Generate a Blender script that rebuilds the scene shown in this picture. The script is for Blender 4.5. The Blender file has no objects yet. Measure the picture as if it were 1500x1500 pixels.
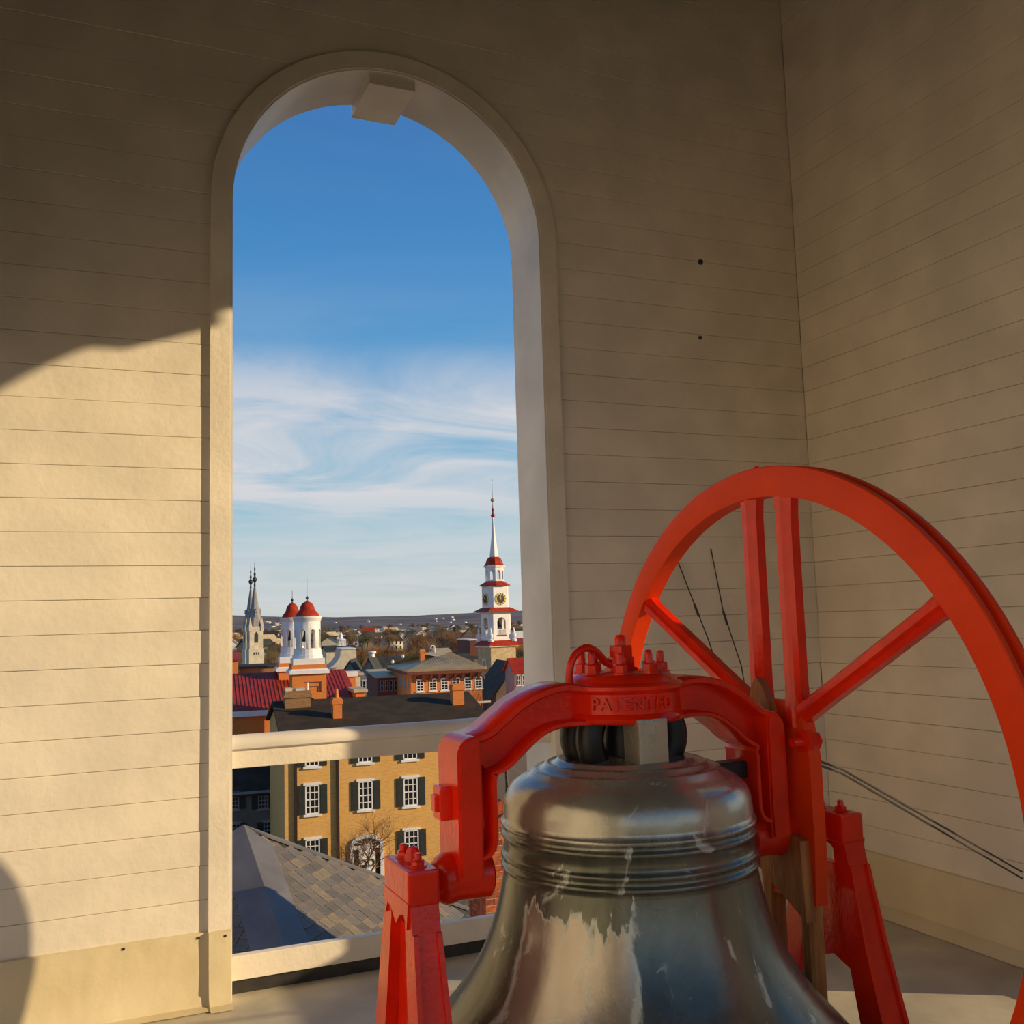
import bpy, bmesh, math, random
from mathutils import Vector, Matrix, noise
R = math.radians
PI = math.pi
SC = bpy.context.scene
COL = SC.collection
random.seed(7)

# ------------------------------------------------------------------ camera
F_PX = 1458.0
YAW, PITCH, ROLL = R(23.5), R(6.2), R(1.7)
CAM = Vector((0.0, 0.0, 1.6))
FWD = Vector((math.sin(YAW) * math.cos(PITCH), math.cos(YAW) * math.cos(PITCH), math.sin(PITCH)))
_r0 = Vector((math.cos(YAW), -math.sin(YAW), 0.0))
_u0 = _r0.cross(FWD)
UP = _u0 * math.cos(ROLL) + _r0 * math.sin(ROLL)
RT = FWD.cross(UP)
cd = bpy.data.cameras.new('camera')
cd.sensor_fit = 'HORIZONTAL'
cd.sensor_width = 36.0
cd.lens = 36.0 * F_PX / 1500.0
cd.clip_start = 0.05
cd.clip_end = 30000
cam = bpy.data.objects.new('camera', cd)
COL.objects.link(cam)
m = Matrix((RT, UP, -FWD)).transposed().to_4x4()
m.translation = CAM
cam.matrix_world = m
SC.camera = cam

# ------------------------------------------------------------------ view, sky, sun
SC.view_settings.view_transform = 'Standard'
SC.view_settings.look = 'None'
SC.view_settings.exposure = 0.19
SC.view_settings.gamma = 1.0
SC.view_settings.use_curve_mapping = False
SC.cycles.max_bounces = 14
SC.cycles.diffuse_bounces = 8
SC.cycles.glossy_bounces = 5

SKY_STRENGTH = 0.88
SUN_STRENGTH = 3.85
SUN_COLOR = (1.0, 0.76, 0.44)
SUN_AZ, SUN_EL = R(57.4), R(16.7)     # azimuth from -y towards +x
sun_vec = Vector((math.sin(SUN_AZ) * math.cos(SUN_EL), -math.cos(SUN_AZ) * math.cos(SUN_EL), math.sin(SUN_EL)))


def lin(c):
    return tuple(((v / 255.0) / 12.92 if v / 255.0 <= 0.04045 else ((v / 255.0 + 0.055) / 1.055) ** 2.4) for v in c)


W = bpy.data.worlds.new('sky')
SC.world = W
W.use_nodes = True
nt = W.node_tree
nt.nodes.clear()
N = nt.nodes.new
L = nt.links.new
wo = N('ShaderNodeOutputWorld')
bg = N('ShaderNodeBackground')
bg.inputs[1].default_value = SKY_STRENGTH
tc = N('ShaderNodeTexCoord')
sep = N('ShaderNodeSeparateXYZ')
L(tc.outputs['Generated'], sep.inputs[0])
ramp = N('ShaderNodeValToRGB')
L(sep.outputs['Z'], ramp.inputs[0])
stops = [(0.0, (196, 202, 198)), (0.024, (194, 204, 202)), (0.092, (166, 198, 210)), (0.165, (128, 180, 210)), (0.25, (96, 158, 206)),
         (0.34, (74, 140, 198)), (0.46, (54, 118, 182)), (0.70, (36, 92, 158)), (1.0, (28, 76, 142))]
while len(ramp.color_ramp.elements) < len(stops):
    ramp.color_ramp.elements.new(0.5)
for e, (p, c) in zip(ramp.color_ramp.elements, stops):
    e.position = p
    e.color = lin(c) + (1,)


def mth(op, a=None, b=None, clamp=False):
    n = N('ShaderNodeMath')
    n.operation = op
    n.use_clamp = clamp
    for i, v in enumerate((a, b)):
        if v is None:
            continue
        if isinstance(v, (int, float)):
            n.inputs[i].default_value = v
        else:
            L(v, n.inputs[i])
    return n.outputs[0]


# cirrus: a noise on a flat layer high above the ground, seen towards the horizon
zc = mth('ADD', mth('MAXIMUM', sep.outputs['Z'], 0.0), 0.11)
cx_ = mth('DIVIDE', sep.outputs['X'], zc)
cy_ = mth('DIVIDE', sep.outputs['Y'], zc)
cmb = N('ShaderNodeCombineXYZ')
L(cx_, cmb.inputs[0])
L(cy_, cmb.inputs[1])
cmap = N('ShaderNodeMapping')
cmap.inputs['Location'].default_value = (2.3, 0.4, 0.0)
cmap.inputs['Rotation'].default_value = (0, 0, R(-14))
cmap.inputs['Scale'].default_value = (0.75, 1.25, 1.0)
L(cmb.outputs[0], cmap.inputs[0])
cn = N('ShaderNodeTexNoise')
cn.inputs['Scale'].default_value = 1.1
cn.inputs['Detail'].default_value = 9.0
cn.inputs['Roughness'].default_value = 0.58
cn.inputs['Distortion'].default_value = 0.9
L(cmap.outputs[0], cn.inputs['Vector'])
cr = N('ShaderNodeValToRGB')
cr.color_ramp.elements[0].position = 0.33
cr.color_ramp.elements[0].color = (0, 0, 0, 1)
cr.color_ramp.elements[1].position = 0.575
cr.color_ramp.elements[1].color = (1, 1, 1, 1)
L(cn.outputs['Fac'], cr.inputs[0])
gate = N('ShaderNodeValToRGB')     # the cloud bank lies low, thinning overhead
g = gate.color_ramp
for p, v in ((0.0, 0.45), (0.05, 0.6), (0.10, 0.45), (0.13, 0.95), (0.20, 1.0), (0.235, 0.7), (0.275, 0.10), (0.36, 0.03)):
    el = g.elements.new(p)
    el.color = (v, v, v, 1)
g.elements.remove(g.elements[0])
g.elements[-1].position = 1.0
g.elements[-1].color = (0.03, 0.03, 0.03, 1)
L(sep.outputs['Z'], gate.inputs[0])
fac = mth('MULTIPLY', cr.outputs[0], gate.outputs[0], True)
mixc = N('ShaderNodeMix')
mixc.data_type = 'RGBA'
L(fac, mixc.inputs[0])
L(ramp.outputs[0], mixc.inputs[6])
mixc.inputs[7].default_value = lin((214, 214, 218)) + (1,)
L(mixc.outputs[2], bg.inputs[0])
L(bg.outputs[0], wo.inputs[0])

sl = bpy.data.lights.new('sun', 'SUN')
sl.energy = SUN_STRENGTH
sl.color = SUN_COLOR
sl.angle = R(0.55)
so = bpy.data.objects.new('sun', sl)
COL.objects.link(so)
so.rotation_euler = sun_vec.to_track_quat('Z', 'Y').to_euler()
so.location = (20, -20, 30)

# ------------------------------------------------------------------ helpers


def ray(px, py):
    return FWD + RT * ((px - 750) / F_PX) - UP * ((py - 750) / F_PX)


def at(px, py, depth):
    return CAM + ray(px, py) * depth


class Fac:
    """A vertical building front standing at a real distance; turns measured photo points into metres on it."""

    def __init__(s, px, depth, deg):
        p = at(px, 915, depth)
        s.o = Vector((p.x, p.y, 0))
        s.a = R(deg)
        s.t = Vector((math.cos(s.a), math.sin(s.a), 0))
        s.n = Vector((-math.sin(s.a), math.cos(s.a), 0))

    def xz(s, px, py, ly=0.0):
        d = ray(px, py)
        o = s.o + s.n * ly
        k = (o - CAM).dot(s.n) / d.dot(s.n)
        q = CAM + d * k
        return (q - o).dot(s.t), q.z

    def x(s, px, py=1000, ly=0.0):
        return s.xz(px, py, ly)[0]

    def z(s, px, py, ly=0.0):
        return s.xz(px, py, ly)[1]

    def empty(s, name, lx=0.0, ly=0.0, z=None):
        p = s.o + s.t * lx + s.n * ly
        TAKEN.append((p + s.n * 4, 7.0))
        return empty(name, (p.x, p.y, ZG if z is None else z), s.a)


TAKEN = []      # ground already built on
ZG = -12.8      # street level below the belfry floor


def tag(o, label=None, cat=None, group=None, kind=None):
    if label:
        o['label'] = label
    if cat:
        o['category'] = cat
    if group:
        o['group'] = group
    if kind:
        o['kind'] = kind
    return o


def empty(name, loc, rz=0.0):
    o = bpy.data.objects.new(name, None)
    COL.objects.link(o)
    o.location = loc
    o.rotation_euler = (0, 0, rz)
    o.empty_display_size = 0.2
    return o


def link(name, me, parent=None, loc=None, rot=None):
    o = bpy.data.objects.new(name, me)
    COL.objects.link(o)
    if parent is not None:
        o.parent = parent
    if loc is not None:
        o.location = loc
    if rot is not None:
        o.rotation_euler = rot
    return o


class MB:
    def __init__(s):
        s.v, s.f, s.m, s.cur = [], [], [], 0

    def add(s, vs, fs):
        b = len(s.v)
        s.v += [tuple(v) for v in vs]
        for f in fs:
            s.f.append([b + i for i in f])
            s.m.append(s.cur)
        return s

    def box(s, x0, x1, y0, y1, z0, z1):
        s.add([(x0, y0, z0), (x1, y0, z0), (x1, y1, z0), (x0, y1, z0), (x0, y0, z1), (x1, y0, z1), (x1, y1, z1), (x0, y1, z1)],
              [(0, 3, 2, 1), (4, 5, 6, 7), (0, 1, 5, 4), (1, 2, 6, 5), (2, 3, 7, 6), (3, 0, 4, 7)])
        return s

    def cbox(s, x0, x1, y0, y1, z0, z1, c):
        """box with chamfered edges"""
        bm = bmesh.new()
        bmesh.ops.create_cube(bm, size=1.0)
        for v in bm.verts:
            v.co = Vector(((x0 + x1) / 2 + v.co.x * (x1 - x0), (y0 + y1) / 2 + v.co.y * (y1 - y0), (z0 + z1) / 2 + v.co.z * (z1 - z0)))
        bmesh.ops.bevel(bm, geom=bm.edges[:], offset=c, segments=2, affect='EDGES', profile=0.6)
        s.bm(bm)
        return s

    def bm(s, bm):
        bm.verts.index_update()
        s.add([v.co for v in bm.verts], [[v.index for v in f.verts] for f in bm.faces])
        bm.free()
        return s

    def hull8(s, b, t):
        """two quads (bottom, top) joined"""
        s.add(list(b) + list(t), [(0, 3, 2, 1), (4, 5, 6, 7), (0, 1, 5, 4), (1, 2, 6, 5), (2, 3, 7, 6), (3, 0, 4, 7)])
        return s

    def prism(s, poly, fn0, fn1):
        n = len(poly)
        vs = [fn0(p) for p in poly] + [fn1(p) for p in poly]
        fs = [list(range(n))[::-1], list(range(n, 2 * n))] + [(i, (i + 1) % n, n + (i + 1) % n, n + i) for i in range(n)]
        return s.add(vs, fs)

    def lathe(s, prof, n=32, c=(0, 0, 0), axis='z', a0=0.0, cap=True):
        vs, fs = [], []
        for r, h in prof:
            for i in range(n):
                a = a0 + 2 * PI * i / n
                p = (r * math.cos(a), r * math.sin(a), h)
                if axis == 'x':
                    p = (p[2], p[0], p[1])
                elif axis == 'y':
                    p = (p[0], p[2], p[1])
                vs.append((p[0] + c[0], p[1] + c[1], p[2] + c[2]))
        k = len(prof)
        for j in range(k - 1):
            for i in range(n):
                q = (j * n + i, j * n + (i + 1) % n, (j + 1) * n + (i + 1) % n, (j + 1) * n + i)
                fs.append(q if axis != 'y' else q[::-1])
        if cap:
            c0 = list(range(n))
            c1 = list(range((k - 1) * n, k * n))
            fs.append(c0[::-1] if axis != 'y' else c0)
            fs.append(c1 if axis != 'y' else c1[::-1])
        return s.add(vs, fs)

    def tube(s, pts, rad, n=8, closed=False, cap=True):
        pts = [Vector(p) for p in pts]
        k = len(pts)
        if isinstance(rad, (int, float)):
            rad = [rad] * k
        vs, fs = [], []
        ref = None
        for j, p in enumerate(pts):
            if closed:
                d = pts[(j + 1) % k] - pts[j - 1]
            else:
                d = pts[min(j + 1, k - 1)] - pts[max(j - 1, 0)]
            d.normalize()
            if ref is None:
                ref = d.orthogonal().normalized()
            ref = (ref - d * ref.dot(d))
            if ref.length < 1e-6:
                ref = d.orthogonal()
            ref.normalize()
            b = d.cross(ref)
            for i in range(n):
                a = 2 * PI * i / n
                vs.append(p + (ref * math.cos(a) + b * math.sin(a)) * rad[j])
        for j in range(k if closed else k - 1):
            j2 = (j + 1) % k
            for i in range(n):
                fs.append((j * n + i, j * n + (i + 1) % n, j2 * n + (i + 1) % n, j2 * n + i))
        if cap and not closed:
            fs.append(list(range(n))[::-1])
            fs.append(list(range((k - 1) * n, k * n)))
        return s.add(vs, fs)

    def sheet(s, polys, fn, d0, d1):
        """2-D polygons given thickness: fn(u, v, d) -> xyz"""
        key, uv, pf = {}, [], []
        for p in polys:
            ids = []
            for u, v in p:
                k = (round(u, 5), round(v, 5))
                if k not in key:
                    key[k] = len(uv)
                    uv.append((u, v))
                if not ids or ids[-1] != key[k]:
                    ids.append(key[k])
            if ids[0] == ids[-1]:
                ids.pop()
            if len(ids) > 2:
                pf.append(ids)
        n = len(uv)
        vs = [fn(u, v, d0) for u, v in uv] + [fn(u, v, d1) for u, v in uv]
        fs, ed = [], {}
        for p in pf:
            fs.append(p)
            fs.append([n + i for i in p[::-1]])
            for a, b in zip(p, p[1:] + p[:1]):
                ed[(a, b)] = ed.get((a, b), 0) + 1
        for (a, b) in ed:
            if (b, a) not in ed:
                fs.append((b, a, n + a, n + b))
        return s.add(vs, fs)

    def mesh(s, name, mats, smooth=False, fix=True):
        me = bpy.data.meshes.new(name)
        me.from_pydata(s.v, [], s.f)
        if not isinstance(mats, (list, tuple)):
            mats = [mats]
        for mm in mats:
            me.materials.append(mm)
        if len(mats) > 1:
            me.polygons.foreach_set('material_index', s.m)
        if fix:
            bm = bmesh.new()
            bm.from_mesh(me)
            bmesh.ops.recalc_face_normals(bm, faces=bm.faces[:])
            bm.to_mesh(me)
            bm.free()
        if smooth:
            me.polygons.foreach_set('use_smooth', [True] * len(me.polygons))
            if smooth != 'all':
                try:
                    me.set_sharp_from_angle(angle=R(40))
                except Exception:
                    pass
        me.update()
        return me

    def build(s, name, mats, parent=None, smooth=False, loc=None, rot=None, fix=True):
        return link(name, s.mesh(name, mats, smooth, fix), parent, loc, rot)


def arch_polys(u0, u1, v0, v1, c, half, vb, vs, n=20, rise=None):
    """wall rectangle with a round-headed opening"""
    r = half if rise is None else rise
    P = []
    if vb > v0:
        P.append([(u0, v0), (u1, v0), (u1, vb), (c + half, vb), (c - half, vb), (u0, vb)])
    P.append([(u0, vb), (c - half, vb), (c - half, vs), (u0, vs)])
    P.append([(c + half, vb), (u1, vb), (u1, vs), (c + half, vs)])
    pts = [(c + half * math.cos(PI * i / n), vs + r * math.sin(PI * i / n)) for i in range(n + 1)]

    def outer(i):
        a = PI * i / n
        x, y = math.cos(a), math.sin(a)
        k = 1e9
        if x > 1e-6:
            k = min(k, (u1 - c) / x)
        if x < -1e-6:
            k = min(k, (c - u0) / -x)
        if y > 1e-6:
            k = min(k, (v1 - vs) / y)
        return (c + x * k, vs + y * k)
    out = [outer(i) for i in range(n + 1)]
    for i in range(n):
        q = [pts[i], out[i]]
        a, b = out[i], out[i + 1]
        if abs(a[0] - u1) < 1e-6 and abs(b[1] - v1) < 1e-6 and abs(b[0] - u1) > 1e-6:
            q.append((u1, v1))
        if abs(a[1] - v1) < 1e-6 and abs(b[0] - u0) < 1e-6 and abs(a[0] - u0) > 1e-6:
            q.append((u0, v1))
        q += [b, pts[i + 1]]
        P.append(q)
    return P


# ------------------------------------------------------------------ materials
MATS = {}


def base_mat(name):
    mt = bpy.data.materials.new(name)
    mt.use_nodes = True
    t = mt.node_tree
    b = t.nodes['Principled BSDF']
    return mt, t, b


def pm(name, c, rough=0.6, metal=0.0, var=0.12, scale=6.0, bump=0.0, bscale=None, c2=None, mix=(0.4, 0.65), stretch=None, coat=0.0, spec=None, detail=5.0):
    """procedural paint / stone / wood: base colour with a noise towards a second colour, and noise relief"""
    if name in MATS:
        return MATS[name]
    mt, t, b = base_mat(name)
    n, l = t.nodes.new, t.links.new
    tcn = n('ShaderNodeTexCoord')
    mp = n('ShaderNodeMapping')
    l(tcn.outputs['Object'], mp.inputs[0])
    if stretch:
        mp.inputs['Scale'].default_value = stretch
    nz = n('ShaderNodeTexNoise')
    nz.inputs['Scale'].default_value = scale
    nz.inputs['Detail'].default_value = detail
    l(mp.outputs[0], nz.inputs['Vector'])
    rp = n('ShaderNodeValToRGB')
    rp.color_ramp.elements[0].position = mix[0]
    rp.color_ramp.elements[1].position = mix[1]
    if c2 is None:
        c2 = tuple(v * (1 - var * 2) for v in c)
        cc = tuple(min(1, v * (1 + var * 0.6)) for v in c)
    else:
        cc = c
    rp.color_ramp.elements[0].color = tuple(c2) + (1,)
    rp.color_ramp.elements[1].color = tuple(cc) + (1,)
    l(nz.outputs['Fac'], rp.inputs[0])
    l(rp.outputs[0], b.inputs['Base Color'])
    b.inputs['Roughness'].default_value = rough
    b.inputs['Metallic'].default_value = metal
    if coat:
        b.inputs['Coat Weight'].default_value = coat
        b.inputs['Coat Roughness'].default_value = 0.12
    if spec is not None:
        b.inputs['Specular IOR Level'].default_value = spec
    if bump:
        n2 = n('ShaderNodeTexNoise')
        n2.inputs['Scale'].default_value = bscale or scale * 6
        n2.inputs['Detail'].default_value = 4
        l(mp.outputs[0], n2.inputs['Vector'])
        bp = n('ShaderNodeBump')
        bp.inputs['Strength'].default_value = bump
        bp.inputs['Distance'].default_value = 0.01
        l(n2.outputs['Fac'], bp.inputs['Height'])
        l(bp.outputs[0], b.inputs['Normal'])
    MATS[name] = mt
    return mt


def brick_mat(name, c1, c2, mortar, bw=0.21, bh=0.075, ms=0.012, rough=0.85):
    if name in MATS:
        return MATS[name]
    mt, t, b = base_mat(name)
    n, l = t.nodes.new, t.links.new
    tcn = n('ShaderNodeTexCoord')
    sp = n('ShaderNodeSeparateXYZ')
    l(tcn.outputs['Object'], sp.inputs[0])
    ad = n('ShaderNodeMath')
    l(sp.outputs[0], ad.inputs[0])
    l(sp.outputs[1], ad.inputs[1])
    cb = n('ShaderNodeCombineXYZ')
    l(ad.outputs[0], cb.inputs[0])
    l(sp.outputs[2], cb.inputs[1])
    bt = n('ShaderNodeTexBrick')
    bt.inputs['Color1'].default_value = c1 + (1,)
    bt.inputs['Color2'].default_value = c2 + (1,)
    bt.inputs['Mortar'].default_value = mortar + (1,)
    bt.inputs['Scale'].default_value = 1.0
    bt.inputs['Mortar Size'].default_value = ms
    bt.inputs['Brick Width'].default_value = bw
    bt.inputs['Row Height'].default_value = bh
    l(cb.outputs[0], bt.inputs['Vector'])
    nz = n('ShaderNodeTexNoise')
    nz.inputs['Scale'].default_value = 0.7
    nz.inputs['Detail'].default_value = 6
    l(tcn.outputs['Object'], nz.inputs['Vector'])
    mx = n('ShaderNodeMix')
    mx.data_type = 'RGBA'
    mx.blend_type = 'MULTIPLY'
    mx.inputs[0].default_value = 0.15
    l(bt.outputs[0], mx.inputs[6])
    l(nz.outputs['Fac'], mx.inputs[7])
    l(mx.outputs[2], b.inputs['Base Color'])
    b.inputs['Roughness'].default_value = rough
    MATS[name] = mt
    return mt


CREAM = pm('cream_wall_paint', (0.88, 0.80, 0.66), 0.5, var=0.05, scale=3, bump=0.25, bscale=26)
TRIMP = pm('cream_trim_paint', (0.89, 0.81, 0.67), 0.42, var=0.05, scale=4, bump=0.25, bscale=40)
WHITEP = pm('weathered_white_paint', (0.86, 0.81, 0.73), 0.5, var=0.08, scale=2, bump=0.2, bscale=12)
MEMB = pm('floor_membrane', (0.68, 0.62, 0.48), 0.55, c2=(0.46, 0.42, 0.33), mix=(0.35, 0.62), scale=2.2, bump=0.35, bscale=9, detail=8)
FLASH = pm('turned_up_membrane', (0.80, 0.69, 0.45), 0.45, c2=(0.72, 0.61, 0.38), scale=3, bump=0.7, bscale=7)
DARKBOARDS = pm('unseen_dark_boarding', (0.06, 0.04, 0.025), 0.8, var=0.2, scale=4, stretch=(6, 6, 0.7))  # unseen left and back walls only; kept dark to cut bounced light
DARKWOOD = pm('dark_ceiling_boards', (0.03, 0.022, 0.015), 0.8, var=0.2, scale=5)
RED = pm('glossy_red_enamel', (0.92, 0.024, 0.003), 0.18, var=0.08, scale=9, bump=0.12, bscale=60, spec=0.42)
REDM = pm('satin_red_enamel', (0.94, 0.060, 0.004), 0.45, var=0.06, scale=3, bump=0.12, bscale=60, spec=0.25)
BROWNW = pm('old_brown_wood', (0.62, 0.25, 0.06), 0.65, c2=(0.36, 0.12, 0.03), scale=5, stretch=(5, 5, 0.9), bump=0.4, bscale=30)
BLACKI = pm('black_iron', (0.012, 0.012, 0.012), 0.45, var=0.2, scale=12, bump=0.1)
DARKM = pm('dark_metal', (0.05, 0.045, 0.04), 0.5, var=0.2, scale=12)
SLATE = [pm('slate_%d' % i, c, 0.62, var=0.12, scale=5, bump=0.3, bscale=25) for i, c in
         enumerate([(0.20, 0.17, 0.13), (0.24, 0.20, 0.15), (0.17, 0.15, 0.12), (0.30, 0.24, 0.15), (0.21, 0.185, 0.15)])]
SLATEB = pm('slate_underlay', (0.07, 0.065, 0.055), 0.8)
SEAM = pm('weathered_hip_flashing', (0.19, 0.175, 0.16), 0.5, var=0.1, scale=2)
BRK = [pm('red_brick_%d' % i, c, 0.85, var=0.2, scale=14, bump=0.5, bscale=60) for i, c in
       enumerate([(0.50, 0.105, 0.028), (0.42, 0.075, 0.02), (0.36, 0.07, 0.025), (0.54, 0.13, 0.035)])]
MORT = pm('pale_mortar', (0.55, 0.44, 0.30), 0.9, var=0.15, scale=20)
YBRICK = brick_mat('buff_orange_brick', (0.86, 0.47, 0.11), (0.76, 0.37, 0.075), (0.80, 0.50, 0.18))
OBRICK = brick_mat('orange_brick', (0.88, 0.27, 0.04), (0.78, 0.20, 0.03), (0.72, 0.27, 0.08))
RBRICK = brick_mat('dark_red_brick', (0.20, 0.05, 0.03), (0.15, 0.04, 0.025), (0.2, 0.09, 0.06))
CBRICK = brick_mat('mottled_brown_brick', (0.42, 0.19, 0.07), (0.28, 0.13, 0.05), (0.36, 0.24, 0.12))
STONE = pm('tan_rubble_stone', (0.66, 0.50, 0.27), 0.9, c2=(0.50, 0.37, 0.20), scale=2.2, bump=0.6, bscale=5)
WHITE = pm('white_paint', (0.90, 0.88, 0.84), 0.5, var=0.04, scale=2)
CREAMS = pm('cream_stone', (0.74, 0.64, 0.46), 0.8, var=0.08, scale=1.2)
REDROOF = pm('red_metal_roof', (0.46, 0.046, 0.018), 0.45, var=0.12, scale=1.5, spec=0.12)
DROOF = pm('dark_brown_roof', (0.072, 0.052, 0.030), 0.8, var=0.12, scale=1.2, spec=0.12)
GROOF = pm('grey_shingle_roof', (0.075, 0.075, 0.066), 0.8, var=0.15, scale=1.0, spec=0.12)
MROOF = pm('pale_seamed_roof', (0.62, 0.49, 0.28), 0.5, var=0.08, scale=1.2, spec=0.12)
GREYW = pm('grey_siding', (0.32, 0.31, 0.31), 0.7, var=0.06, scale=1.5)
DGREY = pm('dark_grey_render', (0.20, 0.17, 0.13), 0.8, var=0.08, scale=1.5)
SHUT = pm('dark_green_shutter', (0.028, 0.034, 0.026), 0.6, var=0.1, scale=5)
GLASS = pm('dark_window_glass', (0.02, 0.022, 0.024), 0.08, var=0.1, scale=2)
GOLD = pm('gold_leaf', (0.85, 0.62, 0.18), 0.3, metal=0.6, var=0.1, scale=10)
DIAL = pm('black_clock_dial', (0.015, 0.014, 0.016), 0.5)
BARK = pm('grey_bark', (0.14, 0.115, 0.09), 0.9, var=0.2, scale=8)
TWIG = pm('brown_twigs', (0.27, 0.17, 0.09), 0.9, var=0.2, scale=3)
RUST = pm('russet_twigs', (0.36, 0.17, 0.06), 0.9, var=0.2, scale=3)
OLIVE = pm('olive_foliage', (0.17, 0.15, 0.055), 0.9, var=0.2, scale=3)
PALEB = pm('pale_bark', (0.34, 0.29, 0.22), 0.9, var=0.2, scale=6)
PIPE = pm('dark_brown_downpipe', (0.045, 0.018, 0.012), 0.5)


def bronze_mat():
    """aged bronze: olive patina, a bare metal run down one flank edged with pale verdigris, cleaner shoulder"""
    mt, t, b = base_mat('aged_bell_bronze')
    n, l = t.nodes.new, t.links.new
    tcn = n('ShaderNodeTexCoord')
    sp = n('ShaderNodeSeparateXYZ')
    l(tcn.outputs['Object'], sp.inputs[0])

    def mt_(op, a, b_=None, clamp=False):
        q = n('ShaderNodeMath')
        q.operation = op
        q.use_clamp = clamp
        for i, v in enumerate((a, b_)):
            if v is None:
                continue
            if isinstance(v, (int, float)):
                q.inputs[i].default_value = v
            else:
                l(v, q.inputs[i])
        return q.outputs[0]

    def nz(scale, stretch=(1, 1, 1), detail=8, dist=0.0, loc=(0, 0, 0)):
        mp = n('ShaderNodeMapping')
        mp.inputs['Scale'].default_value = stretch
        mp.inputs['Location'].default_value = loc
        l(tcn.outputs['Object'], mp.inputs[0])
        q = n('ShaderNodeTexNoise')
        q.inputs['Scale'].default_value = scale
        q.inputs['Detail'].default_value = detail
        q.inputs['Roughness'].default_value = 0.6
        q.inputs['Distortion'].default_value = dist
        l(mp.outputs[0], q.inputs['Vector'])
        return q.outputs['Fac']

    def rp(x, stops):
        q = n('ShaderNodeValToRGB')
        while len(q.color_ramp.elements) < len(stops):
            q.color_ramp.elements.new(0.5)
        for e, (p, c) in zip(q.color_ramp.elements, stops):
            e.position = p
            e.color = (c if len(c) == 4 else tuple(c) + (1,))
        l(x, q.inputs[0])
        return q.outputs[0]

    def mix(f, a, c):
        q = n('ShaderNodeMix')
        q.data_type = 'RGBA'
        l(f, q.inputs[0])
        for k, v in ((6, a), (7, c)):
            if isinstance(v, tuple):
                q.inputs[k].default_value = v + (1,)
            else:
                l(v, q.inputs[k])
        return q.outputs[2]
    ang = mt_('ARCTAN2', sp.outputs[1], sp.outputs[0])           # -pi/2 points to -y
    rough_n = mt_('SUBTRACT', nz(9, (1, 1, 0.55), 9, 0.6), 0.5)
    drip = mt_('SUBTRACT', nz(16, (1, 1, 0.12), 6, 0.2, (2, 0, 1)), 0.5)
    # distance inside the bare run: positive inside
    dw = mt_('SUBTRACT', 0.42, mt_('ABSOLUTE', mt_('ADD', ang, 2.50)))
    dz = mt_('MULTIPLY', mt_('SUBTRACT', 0.915, sp.outputs[2]), 3.0)
    ins = mt_('MINIMUM', mt_('ADD', dw, mt_('MULTIPLY', rough_n, 0.35)), mt_('ADD', dz, mt_('ADD', mt_('MULTIPLY', rough_n, 1.1), mt_('MULTIPLY', drip, 1.2))))
    insm = mt_('ADD', ins, 0.5)
    patina = rp(nz(5, (1, 1, 0.3), 9, 0.8), [(0.35, (0.085, 0.092, 0.070)), (0.52, (0.165, 0.168, 0.13)), (0.68, (0.25, 0.23, 0.18))])
    bare = rp(nz(7, (1, 1, 0.2), 6), [(0.3, (0.40, 0.35, 0.28)), (0.7, (0.52, 0.46, 0.37))])
    c = mix(rp(insm, [(0.49, (0, 0, 0)), (0.51, (1, 1, 1))]), patina, bare)
    edge = rp(insm, [(0.455, (0, 0, 0)), (0.487, (1, 1, 1)), (0.507, (0.9, 0.9, 0.9)), (0.53, (0, 0, 0))])
    # shoulder: cleaner metal above the bands
    shm = rp(mt_('ADD', mt_('MULTIPLY', mt_('SUBTRACT', sp.outputs[2], 1.075), 6.0), mt_('ADD', 0.5, mt_('MULTIPLY', rough_n, 0.8))), [(0.42, (0, 0, 0)), (0.6, (1, 1, 1))])
    shc = rp(nz(8, (1, 1, 1), 8), [(0.3, (0.36, 0.34, 0.27)), (0.6, (0.50, 0.475, 0.39))])
    c = mix(shm, c, shc)
    spl = rp(nz(10, (1, 1, 0.5), 9, 1.2, (3, 1, 0)), [(0.62, (0, 0, 0)), (0.67, (0.85, 0.85, 0.85))])
    c = mix(mt_('MAXIMUM', edge, spl), c, (0.55, 0.58, 0.50))
    l(c, b.inputs['Base Color'])
    m_ = mt_('SUBTRACT', 0.62, mt_('MULTIPLY', mt_('MAXIMUM', edge, spl), 0.5), True)
    l(m_, b.inputs['Metallic'])
    ro = rp(nz(11, (1, 1, 0.4)), [(0.3, (0.19, 0.19, 0.19)), (0.7, (0.31, 0.31, 0.31))])
    l(ro, b.inputs['Roughness'])
    bp = n('ShaderNodeBump')
    bp.inputs['Strength'].default_value = 0.08
    bp.inputs['Distance'].default_value = 0.01
    l(nz(30), bp.inputs['Height'])
    l(bp.outputs[0], b.inputs['Normal'])
    return mt


BRONZE = bronze_mat()

# ================================================================== THE BELFRY
X0, X1 = -1.10, 3.94          # inner faces of the side walls
Y0, Y1 = -0.41, 4.645         # inner faces of back and front wall
H = 5.6
T = 0.33                      # wall thickness
HALF, SPR = 0.805, 3.60       # arch half width, spring line
TR = 0.088                    # trim width


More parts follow.
